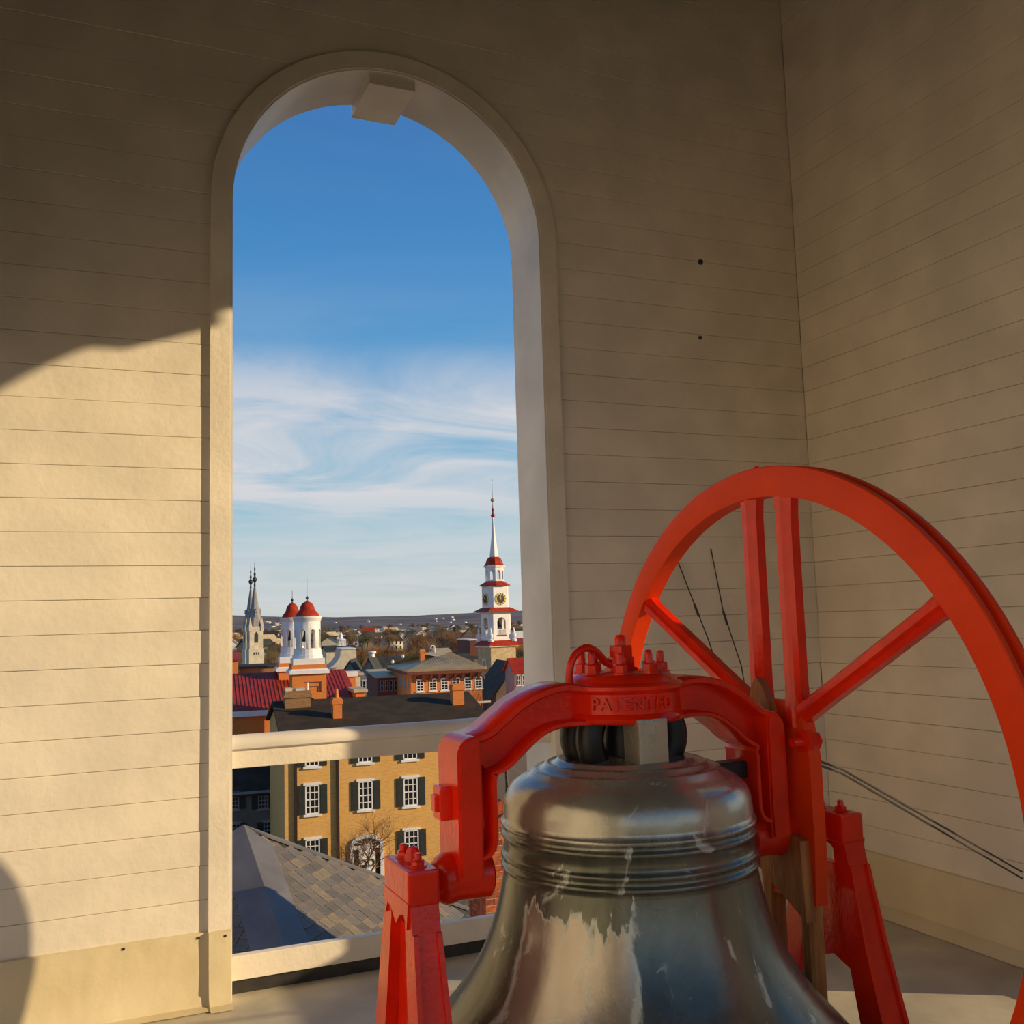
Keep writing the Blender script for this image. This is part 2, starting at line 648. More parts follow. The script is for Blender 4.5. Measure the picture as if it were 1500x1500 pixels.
def wall(name, origin, tdir, ndir, length, boards, seed, HALF=HALF, SPR=SPR, rise=None, paint=None):
    """origin: inner left corner; tdir along the wall; ndir outwards"""
    o, t, nn = Vector(origin), Vector(tdir), Vector(ndir)
    c = length / 2

    def fn(u, v, d):
        return o + t * u + nn * d + Vector((0, 0, v))
    mb = MB().sheet(arch_polys(-T - 0.02 if boards else 0, length + T, 0, H, c, HALF, 0, SPR, 40, rise), fn, 0.021, T)
    w = tag(mb.build(name, paint or CREAM, smooth=True), kind='structure')
    if boards:
        rnd = random.Random(seed)
        z = 0.0
        while z < H - 0.02:
            h = 0.145
            z1 = min(z + h, H)
            gz = 0.0009
            for side in (0, 1):
                # board ends hidden under the arch trim
                e = []
                top = SPR + HALF + 0.04
                for k in range(9):
                    zz = z + gz + (z1 - z - 2 * gz) * k / 8
                    r = HALF + 0.04
                    if zz < SPR:
                        e.append((r, zz))
                    elif zz < top:
                        e.append((math.sqrt(max(0, r * r - (zz - SPR) ** 2)), zz))
                    else:
                        e.append((0.0, zz))
                u_end = 0.0
                if side == 0:
                    pol = [(u_end, z + gz)] + [(c - a, zz) for a, zz in e] + [(u_end, z1 - gz)]
                else:
                    pol = [(length - u_end, z1 - gz)] + [(c + a, zz) for a, zz in e[::-1]] + [(length - u_end, z + gz)]
                d = rnd.uniform(-0.0025, 0.002)
                if z1 > top and side == 1 and z > top:
                    continue
                if z > top:
                    pol = [(0, z + gz), (length, z + gz), (length, z1 - gz), (0, z1 - gz)]
                # slightly rounded front edge: the front outline drawn in by 2 mm
                b = MB()
                n_ = len(pol)
                cu = sum(p[0] for p in pol) / n_
                cv = sum(p[1] for p in pol) / n_
                inn = [(p[0] + (0.002 if p[0] < cu else -0.002), p[1] + (0.002 if p[1] < cv else -0.002)) if (p[1] < z + 0.02 or p[1] > z1 - 0.02) else p for p in pol]
                vs = [fn(u, v, 0.021) for u, v in pol] + [fn(u, v, d + 0.0015) for u, v in pol] + [fn(u, v, d) for u, v in inn]
                fs = [list(range(2 * n_, 3 * n_))]
                for ring in (0, 1):
                    for i in range(n_):
                        j = (i + 1) % n_
                        fs.append((ring * n_ + i, ring * n_ + j, (ring + 1) * n_ + j, (ring + 1) * n_ + i))
                b.add(vs, fs)
                b.build('board', CREAM, w)
            z = z1
    # arch trim: jamb casings and arched casing in one band, proud of the boards
    n = 40
    inn, out = [], []
    for rr, lst in ((HALF, inn), (HALF + TR, out)):
        lst.append((c + rr, 0.0))
        for i in range(n + 1):
            a = PI * i / n
            lst.append((c + rr * math.cos(a), SPR + (rr - HALF + (rise or HALF)) * math.sin(a)))
        lst.append((c - rr, 0.0))
    polys = [[inn[i], out[i], out[i + 1], inn[i + 1]] for i in range(len(inn) - 1)]
    tb = MB().sheet(polys, fn, -0.024, 0.022)
    tb.build('arch_casing', TRIMP, w, smooth=True)
    # lining of the reveal, with the soffit boards
    lin_in = [(c + (p[0] - c) * (HALF - 0.012) / HALF, SPR + (p[1] - SPR) * ((rise or HALF) - 0.012) / (rise or HALF) if p[1] > SPR else p[1]) for p in inn]
    pol = [[lin_in[i], inn[i], inn[i + 1], lin_in[i + 1]] for i in range(len(inn) - 1)]
    MB().sheet(pol, fn, -0.02, T + 0.015).build('reveal_lining', WHITEP, w, smooth=True)
    # keystone block hanging under the crown of the soffit
    ks = MB()
    a0, a1 = R(90 - 9.5), R(90 + 9.5)
    def kp(a, r):
        return (c + r * math.cos(a), SPR + (r - HALF + (rise or HALF)) * math.sin(a))
    r0, r1 = HALF - 0.075, HALF + 0.02
    ks.sheet([[kp(a0, r0), kp(a0 + 0.02, r1), kp(a1 - 0.02, r1), kp(a1, r0)]], fn, -0.012, T + 0.03)
    ks.build('keystone', TRIMP, w)
    return w


wall('wall_front', (X0, Y1, 0), (1, 0, 0), (0, 1, 0), X1 - X0, True, 1)
wall('wall_right', (X1, Y1, 0), (0, -1, 0), (1, 0, 0), Y1 - Y0, True, 2)
wall('wall_left', (X0, Y0, 0), (0, 1, 0), (-1, 0, 0), Y1 - Y0, False, 4, 2.2, 2.15, 1.0, DARKBOARDS)  # unseen wall: wide low opening and dark boards shaped for the light inside
wall('wall_back', (X1, Y0, 0), (-1, 0, 0), (0, -1, 0), X1 - X0, False, 3, 2.2, 2.15, 1.0, DARKBOARDS)  # also out of view, its low opening sized to light the lower front wall

# floor and ceiling
fl = MB().box(X0 - T, X1 + T, Y0 - T, Y1 + T, -0.25, 0.0)
tag(fl.build('floor', MEMB), kind='structure')
ce = MB().box(X0 - T - 0.2, X1 + T + 0.2, Y0 - T - 0.2, Y1 + T + 0.2, H, H + 0.35)
tag(ce.build('ceiling', DARKWOOD), kind='structure')
sh = MB().box(X0 - T - 0.05, X1 + T + 0.05, Y0 - T - 0.05, Y1 + T + 0.05, ZG, -0.25)
tag(sh.build('tower_shaft', RBRICK), kind='structure')

# turned-up membrane along the foot of the front and right walls, with nail heads on its top edge
CX = (X0 + X1) / 2


def baseboard(name, seed):
    rnd = random.Random(seed)
    mb = MB()
    segs = []
    if name == 'baseboard_front':
        xs = [X0, CX - HALF - TR - 0.012]
        segs = [(X0, CX - HALF - TR, 0.0), (CX - HALF - TR, CX - HALF + 0.004, 0.026), (CX + HALF - 0.004, CX + HALF + TR, 0.026), (CX + HALF + TR, X1, 0.0)]
        for a, b, off in segs:
            k = max(2, int((b - a) / 0.03))
            prof = [(0.10, 0.004), (0.05, 0.012), (0.024, 0.05), (0.017, 0.15), (0.014, 0.30), (0.0, 0.305)]
            vs, fs = [], []
            for i in range(k + 1):
                x = a + (b - a) * i / k
                for dd, zz in prof:
                    w = rnd.uniform(-0.003, 0.003) if 0 < i < k else 0
                    vs.append((x + w, Y1 - off - dd - w, zz))
                vs.append((x, Y1 - off + 0.004, 0.305))
                vs.append((x, Y1 - off + 0.004, 0.002))
            m_ = len(prof) + 2
            for i in range(k):
                for j in range(m_):
                    j2 = (j + 1) % m_
                    fs.append((i * m_ + j, (i + 1) * m_ + j, (i + 1) * m_ + j2, i * m_ + j2))
            fs.append(list(range(m_)))
            fs.append(list(range(k * m_, (k + 1) * m_))[::-1])
            mb.add(vs, fs)
        o = tag(mb.build(name, FLASH, smooth=True), kind='structure')
        for x, off in ((CX - HALF - TR - 0.04, 0), (CX - HALF - 0.02, 0.026), (CX - HALF - TR - 0.34, 0)):
            MB().lathe([(0.0, -0.004), (0.006, -0.004), (0.005, 0.004), (0.0, 0.005)], 10, (x, Y1 - off - 0.015, 0.285), 'y').build('nail', DARKM, o)
    else:
        mb.add([(X1, Y1, 0), (X1 - 0.09, Y1, 0.003), (X1 - 0.02, Y1, 0.05), (X1 - 0.014, Y1, 0.30), (X1, Y1, 0.305)] +
               [(X1, CX + 0.0 + 1.6, 0), (X1 - 0.09, CX + 1.6, 0.003), (X1 - 0.02, CX + 1.6, 0.05), (X1 - 0.014, CX + 1.6, 0.30), (X1, CX + 1.6, 0.305)],
               [(0, 1, 6, 5), (1, 2, 7, 6), (2, 3, 8, 7), (3, 4, 9, 8), (4, 0, 5, 9), (0, 4, 3, 2, 1), (5, 6, 7, 8, 9)])
        o = tag(mb.build(name, FLASH), kind='structure')
    return o


baseboard('baseboard_front', 5)
baseboard('baseboard_right', 6)


def railing(name, label, cx, cy, rz, HALF=HALF):
    """rail across an opening: local x along the opening, local y outwards, 0 at the inner wall face"""
    r = tag(empty(name, (cx, cy, 0), rz), label, 'railing', 'guard rails across the belfry arches')
    w = HALF - 0.012
    prof = [(0.022, 1.058), (0.013, 1.064), (0.009, 1.080), (0.012, 1.098), (0.024, 1.112), (0.045, 1.120), (0.07, 1.122), (0.11, 1.116), (0.128, 1.10), (0.132, 1.08), (0.122, 1.058)]
    MB().prism(prof, lambda p: (-w, p[0], p[1]), lambda p: (w, p[0], p[1])).build('top_rail', WHITEP, r, smooth=True)
    MB().cbox(-w, w, 0.034, 0.10, 0.976, 1.060, 0.004).build('rail_board', TRIMP, r)
    MB().cbox(-w, w, 0.045, 0.09, 0.062, 0.165, 0.004).build('toe_board', TRIMP, r)
    MB().cbox(-w, w, 0.066, 0.085, 0.0, 0.064, 0.003).build('gap_shade_strip', DARKM, r)  # dark strip standing in for the shade under the toe board
    return r


CY = (Y0 + Y1) / 2
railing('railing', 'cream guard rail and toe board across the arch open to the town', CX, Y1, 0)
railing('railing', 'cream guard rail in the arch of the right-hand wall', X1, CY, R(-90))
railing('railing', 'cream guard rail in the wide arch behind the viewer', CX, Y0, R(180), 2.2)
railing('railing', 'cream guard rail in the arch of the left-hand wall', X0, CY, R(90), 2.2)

# knots and old fixings on the front wall
for nm, x, z, s, lb in (('wall_plug', 3.25, 3.62, 0.016, 'dark round plug high on the boarded wall right of the arch'), ('wall_plug', 3.22, 3.17, 0.011, 'small faint plug below the dark plug on the boarded wall')):
    tag(MB().lathe([(0, -0.006), (s * 0.8, -0.006), (s, 0.0), (s, 0.01), (0, 0.01)], 14, (x, Y1 - 0.004, z), 'y').build(nm, DARKM), lb, 'plug')

# ================================================================== BELL
BX, BY = 1.325, 2.35
bell = tag(empty('bell', (BX, BY, 0)), 'large weathered bronze bell with patina hanging from the red yoke', 'bell')


def groove(z, r):
    """a raised round bead"""
    return [(r, z + 0.009), (r + 0.005, z + 0.007), (r + 0.0075, z + 0.003), (r + 0.0075, z - 0.001), (r + 0.005, z - 0.005), (r, z - 0.007)]


prof = [(0.0, 1.242), (0.10, 1.240), (0.165, 1.232)]
prof += [(0.172, 1.236), (0.180, 1.233), (0.186, 1.226), (0.20, 1.223), (0.206, 1.226), (0.214, 1.222), (0.22, 1.214), (0.232, 1.211), (0.238, 1.213), (0.246, 1.209), (0.252, 1.200)]
prof += [(0.275, 1.190), (0.297, 1.176), (0.312, 1.158), (0.320, 1.138), (0.323, 1.115), (0.324, 1.10)]
prof += groove(1.078, 0.324) + [(0.3245, 1.066)] + groove(1.052, 0.3245) + [(0.325, 1.02)] + groove(1.001, 0.3255) + [(0.326, 0.988)] + groove(0.974, 0.3265)
prof += [(0.328, 0.955), (0.332, 0.93), (0.338, 0.90), (0.347, 0.865), (0.359, 0.825), (0.374, 0.785), (0.393, 0.745), (0.416, 0.705), (0.444, 0.665), (0.478, 0.622), (0.516, 0.580), (0.553, 0.540)]
prof += [(0.585, 0.505)] + groove(0.485, 0.600) + groove(0.462, 0.612) + [(0.628, 0.43), (0.640, 0.40), (0.642, 0.385), (0.632, 0.372), (0.60, 0.372)]
prof += [(0.56, 0.42), (0.50, 0.53), (0.42, 0.64), (0.35, 0.77), (0.30, 0.93), (0.285, 1.10), (0.25, 1.15), (0.0, 1.19)]
MB().lathe(prof, 128, cap=False).build('bell_body', BRONZE, bell, smooth='all')
# crown: a bronze stub in front and dark looped cannons around
cr_ = MB()
cr_.cbox(-0.05, 0.035, -0.165, -0.085, 1.222, 1.345, 0.006)
cr_.build('crown_post', BRONZE, bell)
for a in (200, 340, 20, 90, 160):
    q = MB()
    ca, sa = math.cos(R(a)), math.sin(R(a))
    pts = []
    for i in range(9):
        k = PI * i / 8
        rr = 0.112 + 0.022 * math.sin(k)
        pts.append((rr * ca, rr * sa, 1.225 + 0.125 * i / 8))
    q.tube(pts, 0.036, 10)
    q.build('cannon', BLACKI, bell, smooth=True)
MB().lathe([(0.0, 1.23), (0.06, 1.23), (0.05, 1.34), (0, 1.34)], 20).build('crown_core', BLACKI, bell, smooth=True)
# clapper inside
cl = MB().tube([(0, 0, 1.18), (0.0, 0, 0.75), (0, 0, 0.44)], [0.02, 0.02, 0.03], 10)
cl.lathe([(0.0, 0.36), (0.045, 0.37), (0.07, 0.41), (0.065, 0.46), (0.03, 0.50), (0, 0.51)], 20)
cl.build('clapper', BLACKI, bell, smooth=True)

# ================================================================== YOKE
yoke = tag(empty('bell_yoke', (BX, BY, 0)), 'glossy red cast-iron yoke with bolted collar carrying the bell', 'yoke')
col = [(0.0, 1.330), (0.150, 1.330), (0.160, 1.336), (0.163, 1.344), (0.159, 1.351), (0.153, 1.356), (0.152, 1.405), (0.158, 1.410), (0.164, 1.416), (0.164, 1.424), (0.158, 1.430),
       (0.148, 1.432), (0.142, 1.440), (0.126, 1.452), (0.095, 1.458), (0.0, 1.460)]
MB().lathe(col, 72).build('collar', RED, yoke, smooth=True)


def letters(txt, size, rad, zmid, a0, mat, parent, name, spread):
    cu = bpy.data.curves.new('txt', 'FONT')
    cu.body = txt
    cu.size = size
    cu.extrude = 0.004
    cu.bevel_depth = 0.0012
    cu.align_x = 'CENTER'
    cu.align_y = 'CENTER'
    cu.space_character = spread
    ob = bpy.data.objects.new('txt', cu)
    COL.objects.link(ob)
    dg = bpy.context.evaluated_depsgraph_get()
    me = bpy.data.meshes.new_from_object(ob.evaluated_get(dg))
    bpy.data.objects.remove(ob)
    for v in me.vertices:
        x, y, z = v.co
        a = a0 + x / rad
        rr = rad + z
        v.co = (rr * math.cos(a), rr * math.sin(a), zmid + y)
    me.materials.clear()
    me.materials.append(mat)
    return link(name, me, parent)


letters('PATENTED', 0.042, 0.1545, 1.381, R(-108), RED, yoke, 'raised_lettering', 1.12)['label'] = 'raised red letters PATENTED on the collar'


def spline(pts, k=6):
    out = []
    n = len(pts)
    for i in range(n - 1):
        p0, p1, p2, p3 = pts[max(i - 1, 0)], pts[i], pts[i + 1], pts[min(i + 2, n - 1)]
        for j in range(k):
            t = j / k
            out.append(tuple(0.5 * (2 * b + (c - a) * t + (2 * a - 5 * b + 4 * c - d) * t * t + (3 * b - a - 3 * c + d) * t ** 3) for a, b, c, d in zip(p0, p1, p2, p3)))
    out.append(pts[-1])
    return out


def arm(s, xo, xi):
    """I-section arm: s = -1 left, +1 right; xo, xi outer and inner offset of the drop"""
    top = spline([(0.13, 1.418), (0.20, 1.426), (0.26, 1.415), (0.315, 1.392), (0.365, 1.357), (0.405, 1.328), (0.445, 1.315), (xo - 0.03, 1.31)], 5)
    bot = spline([(0.13, 1.335), (0.205, 1.336), (0.26, 1.322), (0.305, 1.292), (0.345, 1.258), (0.375, 1.240), (xi, 1.232)], 5)
    cor = [(xo - 0.03 + 0.03 * math.sin(PI / 2 * i / 5), 1.31 - 0.03 + 0.03 * math.cos(PI / 2 * i / 5)) for i in range(1, 6)]
    zb = 0.99
    web = MB()
    # web of the sloping arm as a strip between the two edge lines
    nn_ = 26

    def samp(l, t):
        f = t * (len(l) - 1)
        i = min(int(f), len(l) - 2)
        return tuple(a + (b - a) * (f - i) for a, b in zip(l[i], l[i + 1]))
    pol = []
    for i in range(nn_):
        a, b = samp(top, i / nn_), samp(top, (i + 1) / nn_)
        c, d = samp(bot, (i + 1) / nn_), samp(bot, i / nn_)
        pol.append([a, b, c, d])
    pol.append([(xo - 0.03, 1.31), (xi, 1.232), (xi, 1.05), (xo - 0.03, 1.05)])
    web.sheet(pol, lambda u, v, dd: (s * u, dd, v), -0.018, 0.018)

    def flange(line, th, w):
        """a band of thickness th following a line, wide in y"""
        vs, fs = [], []
        k = len(line)
        for i, (x, z) in enumerate(line):
            a, b = line[max(i - 1, 0)], line[min(i + 1, k - 1)]
            dx, dz = b[0] - a[0], b[1] - a[1]
            l_ = math.hypot(dx, dz) or 1
            nx, nz_ = -dz / l_, dx / l_
            hw, ht = w / 2, th / 2
            for (yy, oo) in ((-hw, -ht * 0.55), (-hw + 0.006, -ht), (hw - 0.006, -ht), (hw, -ht * 0.55), (hw, ht * 0.55), (hw - 0.006, ht), (-hw + 0.006, ht), (-hw, ht * 0.55)):
                vs.append((s * (x + nx * oo), yy, z + nz_ * oo))
        for i in range(k - 1):
            for j in range(8):
                fs.append((i * 8 + j, i * 8 + (j + 1) % 8, (i + 1) * 8 + (j + 1) % 8, (i + 1) * 8 + j))
        fs.append(list(range(8)))
        fs.append(list(range((k - 1) * 8, k * 8))[::-1])
        web.add(vs, fs)
    flange(top, 0.022, 0.142)
    lo = list(bot)
    lo += [(xi - 0.004, 1.225), (xi, 1.215), (xi, 1.14), (xi, 1.075), (xi + 0.006, 1.055), (xi + 0.018, 1.042), (xi + 0.035, 1.036)]
    flange(lo, 0.016, 0.144)
    # solid outer post of the drop
    zt = 1.325
    post = [(xo - 0.062, zb), (xo, zb), (xo, 1.275)]
    post += [(xo - 0.045 + 0.045 * math.cos(PI / 2 * i / 6), 1.280 + 0.045 * math.sin(PI / 2 * i / 6)) for i in range(1, 7)]
    post += [(xo - 0.062, zt)]
    bm = bmesh.new()
    v0 = [bm.verts.new((s * x, -0.075, z)) for x, z in post]
    v1 = [bm.verts.new((s * x, 0.075, z)) for x, z in post]
    f0 = bm.faces.new(v0)
    f1 = bm.faces.new(v1[::-1])
    for i in range(len(post)):
        j = (i + 1) % len(post)
        bm.faces.new((v0[j], v0[i], v1[i], v1[j]))
    bmesh.ops.recalc_face_normals(bm, faces=bm.faces[:])
    ed = [e for e in bm.edges if e.verts[0].co.y * e.verts[1].co.y > 0]
    bmesh.ops.bevel(bm, geom=ed, offset=0.006, segments=2, affect='EDGES')
    web.bm(bm)
    return web


LA = arm(-1, 0.495, 0.400).build('yoke_arm', RED, yoke, smooth=True)
RA = arm(1, 0.470, 0.375).build('yoke_arm', RED, yoke, smooth=True)
# trunnion bosses at the foot of each drop
for s, xo, xi in ((-1, 0.495, 0.395), (1, 0.470, 0.370)):
    pr = [(0.0, s * xi), (0.050, s * xi), (0.056, s * (xi + 0.006)), (0.056, s * (xo - 0.012)), (0.060, s * (xo + 0.004)), (0.060, s * (xo + 0.016)), (0.054, s * (xo + 0.028)), (0.040, s * (xo + 0.042)), (0.022, s * (xo + 0.048)), (0.020, s * (xo + 0.13)), (0, s * (xo + 0.13))]
    MB().lathe(pr, 36, (0, 0, 0.986), 'x', cap=False).build('trunnion', RED, yoke, smooth=True)
# lug with a slot on the outside of the left drop
lg = MB().cbox(-0.525, -0.490, -0.028, 0.03, 1.125, 1.205, 0.006)
lg.cbox(-0.535, -0.52, -0.016, 0.018, 1.145, 1.185, 0.004)
lg.build('lug', RED, yoke)
lg2 = MB().cbox(0.27, 0.385, -0.03, 0.03, 1.15, 1.195, 0.008)
lg2.build('stay_lug', BLACKI, yoke)


def hexbolt(c, r, h, stud, name, parent, mat):
    b = MB()
    b.lathe([(0, 0), (r * 1.35, 0), (r * 1.35, 0.004), (r * 1.0, 0.0045), (r, h), (r * 0.8, h + 0.003), (0, h + 0.003)], 6, c, a0=random.random())
    b.lathe([(0, h), (r * 0.55, h), (r * 0.55, h + stud * 0.85), (r * 0.42, h + stud), (0, h + stud)], 12, c)
    return b.build(name, mat, parent, smooth=True)


for k in range(8):
    a = 2 * PI * (k + 0.32) / 8
    rr = 0.104
    hexbolt((rr * math.cos(a), rr * math.sin(a), 1.453), 0.0185, 0.024, 0.032, 'bolt', yoke, RED)
cn_ = MB()
cn_.lathe([(0, 1.458), (0.044, 1.458), (0.044, 1.466), (0.036, 1.468), (0.036, 1.494), (0, 1.494)], 6, a0=0.4)
cn_.lathe([(0, 1.494), (0.034, 1.494), (0.034, 1.522), (0.03, 1.525), (0, 1.525)], 6, a0=0.1)
cn_.lathe([(0, 1.52), (0.016, 1.52), (0.016, 1.545), (0.011, 1.552), (0, 1.553)], 14)
cn_.build('crown_nut', RED, yoke, smooth=True)
hk = spline([(-0.165, -0.02, 1.425), (-0.163, -0.02, 1.470), (-0.145, -0.018, 1.505), (-0.11, -0.012, 1.522), (-0.075, -0.006, 1.510), (-0.05, 0.0, 1.486), (-0.03, 0.0, 1.475)], 5)
MB().tube(hk, 0.0105, 12).build('bent_rod', RED, yoke, smooth=True)

# ================================================================== STANDS


def stand(label, cx, s, group):
    """cast pedestal: cap, two legs splayed along y and a thinner web; s = side facing away from the bell"""
    st = tag(empty('bell_stand', (cx, BY, 0)), label, 'stand', group)
    w = 0.034
    cap = MB().cbox(-w - 0.004, w + 0.004, -0.1, 0.1, 0.955, 1.035, 0.007)
    cap.build('bearing_cap', RED, st)
    ear = MB()
    ear.prism([(-0.1, 0.965), (0.1, 0.965), (0.085, 0.905), (0.065, 0.935), (0.03, 0.925), (0.0, 0.90), (-0.03, 0.925), (-0.065, 0.935), (-0.085, 0.905)][::-1],
              lambda p: (s * (w + 0.006), p[0], p[1]), lambda p: (s * (w - 0.006), p[0], p[1]))
    ear.build('cap_skirt', RED, st)
    for yy in (-0.055, 0.06):
        hexbolt((0.0, yy, 1.034), 0.016, 0.014, 0.018, 'bolt', st, RED)
    MB().lathe([(0, 0), (0.022, 0), (0.020, 0.012), (0.012, 0.03), (0, 0.034)], 14, (-0.012 * s, 0.02, 1.034)).build('oil_cup', RED, st, smooth=True)
    for sg in (-1, 1):
        lb = MB()
        f0, f1, f2 = sg * 0.1, sg * 0.155, sg * 0.34
        i0, i1, i2 = sg * 0.052, sg * 0.085, sg * 0.23
        wt, wm, wb = w, w + 0.006, w + 0.02
        def quad(a, b, ww, z):
            return [(-ww, a, z), (ww, a, z), (ww, b, z), (-ww, b, z)]
        sec = [quad(f0, i0, wt, 0.958), quad(sg * 0.112, sg * 0.056, wt, 0.90), quad(f1, i1, wm, 0.70), quad(f2, i2, wb, 0.05)]
        for a, b in zip(sec[1:], sec[:-1]):
            lb.hull8(a, b)
        # raised edge ribs along the outer face
        for xx in (-1, 1):
            for (y_a, w_a, z_a), (y_b, w_b, z_b) in (((f1, wm, 0.70), (sg * 0.112, wt, 0.90)), ((f2, wb, 0.05), (f1, wm, 0.70))):
                o_ = sg * 0.008
                lb.hull8([(xx * w_a, y_a, z_a), (xx * (w_a - 0.012), y_a, z_a), (xx * (w_a - 0.012), y_a + o_, z_a), (xx * w_a, y_a + o_, z_a)],
                         [(xx * w_b, y_b, z_b), (xx * (w_b - 0.012), y_b, z_b), (xx * (w_b - 0.012), y_b + o_, z_b), (xx * w_b, y_b + o_, z_b)])
        lb.build('leg', RED, st)
        MB().cbox(-w - 0.05, w + 0.05, min(sg * 0.20, sg * 0.40), max(sg * 0.20, sg * 0.40), 0.0, 0.055, 0.008).build('foot', RED, st)
    wb_ = MB().prism([(-0.06, 0.89), (0.06, 0.89), (0.085, 0.70), (0.10, 0.60), (0.0, 0.635), (-0.10, 0.60), (-0.085, 0.70)], lambda p: (-0.010, p[0], p[1]), lambda p: (0.010, p[0], p[1]))
    wb_.build('web_plate', RED, st)
    return st


stand('red cast-iron bell stand with bolted cap left of the bell', 0.732, -1, 'pair of bell stands')
stand('red cast-iron bell stand in shadow behind the wheel', 1.985, 1, 'pair of bell stands')

# ================================================================== WHEEL
WX, WY, WZ, WR = 1.817, 2.40, 1.08, 0.945
wheel = tag(empty('rope_wheel', (WX, WY, WZ)), 'big red spoked bell wheel standing against the boarded wall', 'wheel')
D = 0.060
rim = [(WR - 0.088, 0.0), (WR - 0.085, -0.002 + 0.0), (WR - 0.003, 0.0), (WR, 0.003), (WR, 0.016), (WR - 0.022, 0.022), (WR - 0.022, 0.040), (WR, 0.046), (WR, D - 0.003), (WR - 0.003, D), (WR - 0.085, D), (WR - 0.088, D - 0.003), (WR - 0.088, 0.003)]
vs, fs = [], []
NR = 144
for i in range(NR):
    a = 2 * PI * i / NR
    for r_, x_ in rim:
        vs.append((x_, r_ * math.cos(a), r_ * math.sin(a)))
k_ = len(rim)
for i in range(NR):
    for j in range(k_):
        j2, i2 = (j + 1) % k_, (i + 1) % NR
        fs.append((i * k_ + j, i * k_ + j2, i2 * k_ + j2, i2 * k_ + j))
MB().add(vs, fs).build('rim', REDM, wheel, smooth=True)


def spoke(p, q, w, name, mat, flare=0.0):
    """bar in the wheel's plane, with a raised rib on its near face"""
    p, q = Vector((0, p[0], p[1])), Vector((0, q[0], q[1]))
    d = (q - p).normalized()
    n = Vector((0, -d.z, d.y))
    L_ = (q - p).length
    b = MB()
    hw = w / 2
    prof = [(-hw, 0.050), (-hw, 0.016), (-hw * 0.72, 0.008), (hw * 0.10, 0.006), (hw * 0.45, 0.014), (hw, 0.022), (hw, 0.050)]
    secs = [(0.0, 1.0 + flare), (0.05, 1.0 + flare * 0.5), (0.12, 1.0), (L_ - 0.06, 1.0), (L_ - 0.02, 1.15), (L_, 1.3)]
    vs, fs = [], []
    for t, k in secs:
        for u, x in prof:
            vs.append(p + d * t + n * (u * k) + Vector((x, 0, 0)))
    m_ = len(prof)
    for i in range(len(secs) - 1):
        for j in range(m_):
            j2 = (j + 1) % m_
            fs.append((i * m_ + j, i * m_ + j2, (i + 1) * m_ + j2, (i + 1) * m_ + j))
    fs.append(list(range(m_)))
    fs.append(list(range((len(secs) - 1) * m_, len(secs) * m_))[::-1])
    b.add(vs, fs)
    return b.build(name, mat, wheel)


ri = WR - 0.08
for sg in (1, -1):
    for y in (0.042, -0.115):
        zz = math.sqrt(ri * ri - y * y)
        spoke((y, 0.20 * sg), (y, sg * zz), 0.058, 'spoke', RED if sg > 0 else BROWNW, 0.35)
    for s2 in ((1, -1) if sg > 0 else ()):
        y0 = -0.036 + s2 * 0.10
        # diagonal spokes rise at 29 degrees
        dy, dz = math.cos(R(29)) * s2, math.sin(R(29)) * sg
        z0 = 0.235 * sg
        bq = y0 * dy + z0 * dz
        t = -bq + math.sqrt(bq * bq - (y0 * y0 + z0 * z0 - ri * ri))
        spoke((y0, z0), (y0 + dy * t, z0 + dz * t), 0.05, 'spoke', RED, 0.1)
hb = MB()
hb.prism([(-0.165, -0.27), (0.05, -0.27), (0.06, -0.12), (0.06, 0.12), (0.07, 0.27), (-0.145, 0.27), (-0.175, 0.12), (-0.175, -0.12)], lambda p: (0.012, p[0], p[1]), lambda p: (0.052, p[0], p[1]))
hb.build('hub_plate', REDM, wheel)
# brown timber packing bolted to the hub
wd = MB()
wd.prism([(-0.05, -0.20), (0.062, -0.17), (0.060, 0.10), (0.052, 0.25), (0.035, 0.31), (0.012, 0.335), (-0.015, 0.31), (-0.045, 0.25)], lambda p: (-0.012, p[0], p[1]), lambda p: (0.012, p[0], p[1]))
wd.prism([(-0.16, -0.31), (0.07, -0.185), (0.066, -0.04), (-0.15, -0.10)], lambda p: (-0.018, p[0], p[1]), lambda p: (0.012, p[0], p[1]))
wd.build('timber_packing', BROWNW, wheel)
hexb = MB()
hexb.lathe([(0, -0.02), (0.034, -0.02), (0.034, 0.0), (0.026, 0.004), (0.026, 0.03), (0, 0.03)], 6, (0.03, -0.15, 0.165), 'x')
hexb.lathe([(0, -0.055), (0.013, -0.055), (0.015, -0.05), (0.015, 0.0), (0, 0)], 12, (0.03, -0.15, 0.165), 'x')
hexb.build('hub_bolt', RED, wheel, smooth=True)
MB().lathe([(0, -0.03), (0.05, -0.03), (0.055, -0.02), (0.055, 0.075), (0.045, 0.08), (0, 0.08)], 24, (0, -0.05, -0.09), 'x').build('hub', RED, wheel, smooth=True)
MB().lathe([(0, -0.004), (0.007, -0.003), (0.009, 0.004), (0.006, 0.011), (0, 0.012)], 10, (0.01, -0.02, WR - 0.006)).build('rim_rivet', RED, wheel, smooth=True)

# cables
def cable(label, pts, r=0.0035, nm='cable', grp=None):
    return tag(MB().tube([Vector(p) for p in pts], r, 6).build(nm, DARKM, smooth=True), label, 'cable', grp)


